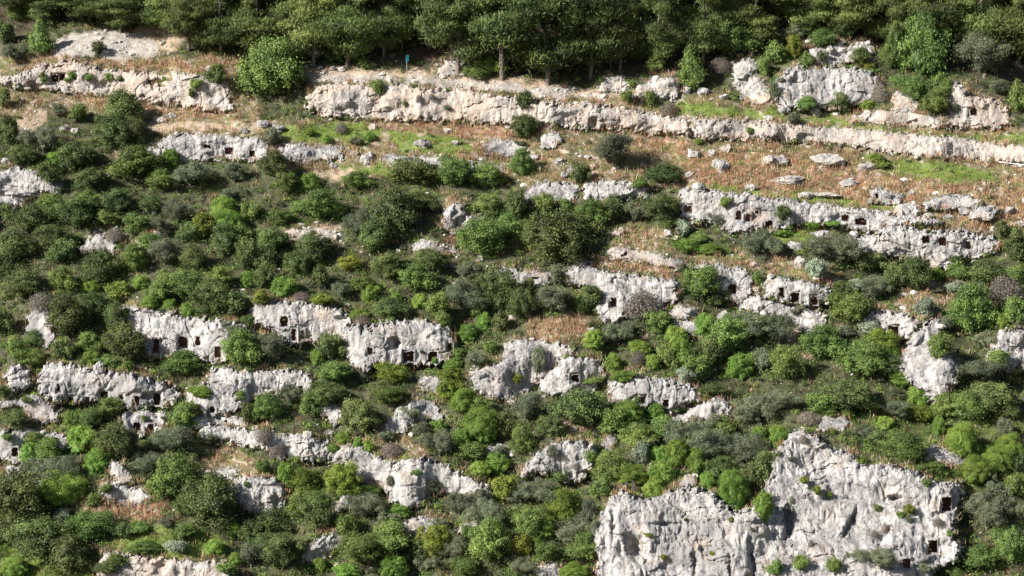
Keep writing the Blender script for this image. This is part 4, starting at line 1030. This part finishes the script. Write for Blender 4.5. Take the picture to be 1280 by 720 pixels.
stk = [(1033,184,11,0,'wood'),(1049,187,10,0,'wood'),(1082,190,13,0,'brown'),(1098,191,12,1,'wood'),(1132,196,12,0,'wood'),(1159,170,10,0,'wood'),
       (1179,172,9,0,'brown'),(1195,168,9,0,'wood'),(1200,202,13,0,'brown'),(1217,203,14,1,'wood'),(1241,204,10,0,'wood'),(625,152,9,0,'wood'),(530,150,8,0,'wood'),(397,150,8,0,'wood'),(304,148,10,0,'wood')]
STL = ['pale leaning fence stake in the red grass, leftmost near the right wall', 'thin pale fence stake left of the dark brown stake', 'dark brown square fence stake under the far right wall',
 'pale fence stake with two slanting braces beside the dark brown stake', 'thin pale stake right of the braced stake', 'thin pale stake standing on the upper grassy path, left one',
 'brown stake standing on the upper grassy path, middle one', 'thin pale stake below the rusty hollow rock', 'brown stake at the top of the bright green patch', 'pale braced stake at the right end of the fence line',
 'thin pale stake nearest the right edge of the photo', 'thin pale stake at the foot of the long pale wall, rightmost', 'thin pale stake at the foot of the long pale wall, middle',
 'thin pale stake at the left foot of the long pale wall', 'thin pale stake below the big round tree']
for (x, y, h, br, mt), lb in zip(stk, STL):
    m_ = mp(x, y); H = h*m_
    mat = M_WOODP if mt == 'wood' else M_WOODB
    e = empty('fence_stake', at(x, y)); tag(e, lb, 'fence stake', 'fence stakes along the terraces')
    obj('stake', post_mesh('stake', H, .045 if mt == 'wood' else .075, .04, mat, (rng.uniform(-.08, .08), 0)), e)
    if br:
        for s_ in (-1, 1):
            Vb, Fb = tube((s_*.42, -.1, -.1), (s_*.02, 0, H*.85), .03, .03, 6)
            obj('brace', mesh_np('brace', Vb, Fb, mat), e)
# white pipe
pts = [(x, y) for x, y in ((1248, 203.5), (1258, 205), (1268, 206), (1280, 207.5), (1300, 210))]
w3 = [at(x, y)+np.array([0, -.12, .12]) for x, y in pts]
Vp, Fp = merge([tube(w3[i]-w3[0], w3[i+1]-w3[0], .07, .07, 8) for i in range(len(w3)-1)])
o = obj('pipe', mesh_np('pipe', Vp, Fp, plain('pale_pipe', (.6, .6, .58), .6), None, True), None, w3[0])
tag(o, 'pale pipe lying in the grass at the right photo edge', 'pipe')

# ------------------------------------------------------------------ stuff: stones, grass, low scrub
def zone(px, py, k): return samp(W[KEYS.index(k)], px, py)
def scatter(n, x0=-120, x1=1400, y0=-80, y1=800):
    return rng.uniform(x0, x1, n), rng.uniform(y0, y1, n)
# loose stones
IV1, IF1 = ico(2)
n = 60000
sx, sy = scatter(n)
pr = .95*zone(sx, sy, 'r')+.35*zone(sx, sy, 'e')+.16*zone(sx, sy, 'm')+.12*zone(sx, sy, 'd')+.03*zone(sx, sy, 'v')+.03*zone(sx, sy, 'f')+.35*sstep(-9, -1, samp(rock_in, sx, sy))
pr *= (samp(rock_in, sx, sy) < 1)
pr *= (1+1.5*n2(sx, sy, 16, 2, 50.0))
k = rng.random(n) < pr
sx, sy = sx[k], sy[k]; n = len(sx)
Cn = at(sx, sy)
sz = .05+.10*rng.random(n)**2+.34*rng.random(n)**1.5*(rng.random(n) < .17)
base = [IV1*(1+.35*fbm(IV1*1.3+s*11.7, 2)[:, None]) for s in range(8)]
Vs = np.stack([base[i] for i in rng.integers(0, 8, n)])*(sz[:, None, None]*np.stack([rng.uniform(.8, 1.5, n), rng.uniform(.8, 1.3, n), rng.uniform(.5, .9, n)], -1)[:, None, :])
th = rng.uniform(0, 6.28, n); c_, s_ = np.cos(th)[:, None], np.sin(th)[:, None]
Vs = np.stack([Vs[..., 0]*c_-Vs[..., 1]*s_, Vs[..., 0]*s_+Vs[..., 1]*c_, Vs[..., 2]], -1)+Cn[:, None, :]
Fs = (IF1[None]+np.arange(n)[:, None, None]*len(IV1)).reshape(-1, 3)
colr = np.array([.50, .46, .41])*rng.uniform(.6, 1.2, (n, 1))*(1+rng.normal(size=(n, 3))*.03)
o = obj('loose_stones', mesh_np('loose_stones', Vs.reshape(-1, 3), Fs, M_STONES, {'cover': np.repeat(colr, len(IV1), 0)}, False))
tag(o, 'loose pale stones and rubble scattered over the slope', 'stones', kind='stuff')
print('stones', n)

def grass(name, label, zones, n, hgt, cols, blades=7, spread=.16, onrock=0.0):
    sx, sy = scatter(n)
    pr = sum(w*zone(sx, sy, z) for z, w in zones.items())
    rk = samp(rock_in, sx, sy)
    pr = (pr+(.35 if 'm' in zones else 0)*sstep(-9, -2, rk))*(rk < 1)+onrock*(rk > 1)
    pr *= np.clip(1+2.2*n2(sx, sy*1.5, 13, 3, 70.0+len(name)), 0.05, 2.2)
    k = rng.random(n) < pr
    sx, sy = sx[k], sy[k]; n = len(sx)
    C = at(sx, sy)
    T_ = rng.uniform(.6, 1.4, n)*hgt
    C = np.repeat(C, blades, 0); T_ = np.repeat(T_, blades)
    m = len(C)
    C = C+rng.normal(size=(m, 3))*np.array([spread, spread, .02])
    lean = rng.normal(size=(m, 3))*.35; lean[:, 2] = 1; lean = unit(lean)
    side = unit(np.cross(lean, rng.normal(size=(m, 3))))
    L = T_*rng.uniform(.5, 1.1, m); wd = .015+.014*rng.random(m)
    base_ = C-np.array([0, 0, .05]); top = C+lean*L[:, None]; mid = C+lean*(L*.5)[:, None]
    V = np.stack([base_, mid+side*wd[:, None]*1.2, top, mid-side*wd[:, None]*1.2], 1).reshape(-1, 3)
    cl = np.repeat(np.array(cols)[rng.integers(0, len(cols), n)]*rng.uniform(.7, 1.3, (n, 1)), blades, 0)*rng.uniform(.8, 1.2, (m, 1))
    o = obj(name, mesh_np(name, V, np.arange(4*m).reshape(-1, 4), M_GRASS, {'cover': np.repeat(cl, 4, 0)}))
    tag(o, label, 'grass', kind='stuff'); print(name, n)
grass('dry_grass', 'reddish dry grass tufts on the terraces', {'d': .95, 'm': .42, 'v': .05, 'b': .04, 'g': .06, 'e': .12, 'f': .03}, 110000, .62,
      [(.46, .255, .16), (.50, .33, .21), (.32, .175, .115), (.48, .38, .24), (.34, .30, .16)], 9, .22)
grass('green_grass', 'short green grass on the terraces and banks', {'g': .95, 'm': .35, 'v': .16, 'b': .5, 'd': .24, 'f': .04}, 90000, .30,
      [(.19, .26, .055), (.24, .33, .05), (.14, .18, .05), (.28, .29, .08)])

def scrub(name, label, n, prf, cols, rad, nl, lf, box=(-120, 1400, -80, 800)):
    sx, sy = scatter(n, *box)
    k = rng.random(n) < prf(sx, sy)
    sx, sy = sx[k], sy[k]; n = len(sx)
    C = at(sx, sy); rr = rng.uniform(.55, 1.5, n)*rad
    cidx = rng.integers(0, len(cols), n)
    d = unit(rng.normal(size=(n, nl, 3))); d[..., 2] = np.abs(d[..., 2])
    Pq = C[:, None, :]+d*rr[:, None, None]*rng.uniform(.5, 1.1, (n, nl, 1))*np.array([1, 1, .9])
    nn = unit(d+rng.normal(size=d.shape)*.6).reshape(-1, 3)
    Ls = np.full(n*nl, lf)*rng.uniform(.6, 1.3, n*nl)
    V, F = quads(Pq.reshape(-1, 3), nn, Ls, Ls*.5)
    cl = np.repeat((np.array(cols)[cidx]*rng.uniform(.7, 1.3, (n, 1))), nl, 0)*rng.uniform(.75, 1.3, (n*nl, 1))
    o = obj(name, mesh_np(name, V, F, M_UNDER, {'cover': np.repeat(cl, 4, 0)}))
    tag(o, label, 'scrub', kind='stuff'); print(name, n)
nr = lambda x, y: (samp(rock_in, x, y) < 0)
scrub('low_scrub', 'low mixed green scrub covering the ground between the shrubs', 26000,
      lambda x, y: nr(x, y)*(.85*zone(x, y, 'v')+.7*zone(x, y, 'b')+.06*zone(x, y, 'm')+.15*zone(x, y, 'g')+.25*zone(x, y, 'f')),
      [(.08, .115, .042), (.11, .155, .05), (.17, .24, .055), (.07, .095, .045), (.15, .17, .08), (.20, .30, .06), (.15, .13, .09), (.14, .22, .06)], .46, 60, .085)
scrub('rock_tufts', 'small brown and green tufts rooted in the rock faces', 26000,
      lambda x, y: (samp(rock_in, x, y) > 0)*np.clip(.10+.6*n2(x, y, 12, 2, 3.3)+.5*sstep(5, 1, samp(rock_in, x, y)), 0, 1),
      [(.20, .13, .08), (.16, .10, .07), (.10, .12, .04), (.18, .17, .06), (.22, .15, .10)], .15, 34, .05)

# thickets carrying on past both sides of the view
scrub('outer_thicket', 'mixed scrub carrying on beyond the left and right edges', 6000,
      lambda x, y: ((x < -28) | (x > 1308))*nr(x, y)*.8*(y > np.where(x > 600, 300, 150)),
      [(.06, .085, .035), (.09, .12, .045), (.12, .17, .045), (.09, .11, .06), (.17, .25, .05)], 1.3, 620, .14, (-350, 1630, 100, 1000))
scrub('bank_below', 'mixed scrub on the bank below the view', 1100,
      lambda x, y: nr(x, y)*.8, [(.06, .085, .035), (.09, .12, .045), (.12, .17, .045), (.09, .11, .06)], 1.2, 380, .12, (-100, 1380, 765, 1000))
# ------------------------------------------------------------------ light, sky, camera
SUN = unit(np.array([-.76, -.42, .56]))
w = bpy.data.worlds.new('World'); scene.world = w; w.use_nodes = True
nt = w.node_tree; bg = nt.nodes['Background']
sky = nt.nodes.new('ShaderNodeTexSky'); sky.sky_type = 'NISHITA'; sky.sun_disc = False
sky.sun_elevation = math.asin(SUN[2]); sky.sun_rotation = math.atan2(SUN[0], SUN[1])
nt.links.new(sky.outputs[0], bg.inputs[0]); bg.inputs[1].default_value = .05
from mathutils import Vector
sl = bpy.data.lights.new('sun', 'SUN'); sl.energy = 5.0; sl.angle = R(.53); sl.color = (1, .96, .90)
so = bpy.data.objects.new('sun', sl); col.objects.link(so)
so.rotation_euler = Vector(SUN).to_track_quat('Z', 'Y').to_euler(); so.location = (-150, 100, 250)
cam = bpy.data.cameras.new('camera'); co = bpy.data.objects.new('camera', cam); col.objects.link(co)
co.location = CAM; co.rotation_euler = (R(90)+PITCH, 0, 0)
cam.sensor_width = 36; cam.lens = 18/TH; cam.clip_end = 5000; cam.clip_start = 1
scene.camera = co
scene.render.engine = 'CYCLES'
scene.cycles.max_bounces = 4; scene.cycles.diffuse_bounces = 2; scene.cycles.transmission_bounces = 2; scene.cycles.glossy_bounces = 1
for o_ in bpy.data.objects:
    l_ = o_.get('label')
    if l_ and len(l_.split()) > 16: print('LONG', len(l_.split()), l_)
vs = scene.view_settings; vs.view_transform = 'Standard'; vs.look = 'None'; vs.exposure = 0.95; vs.gamma = 1; vs.use_curve_mapping = False
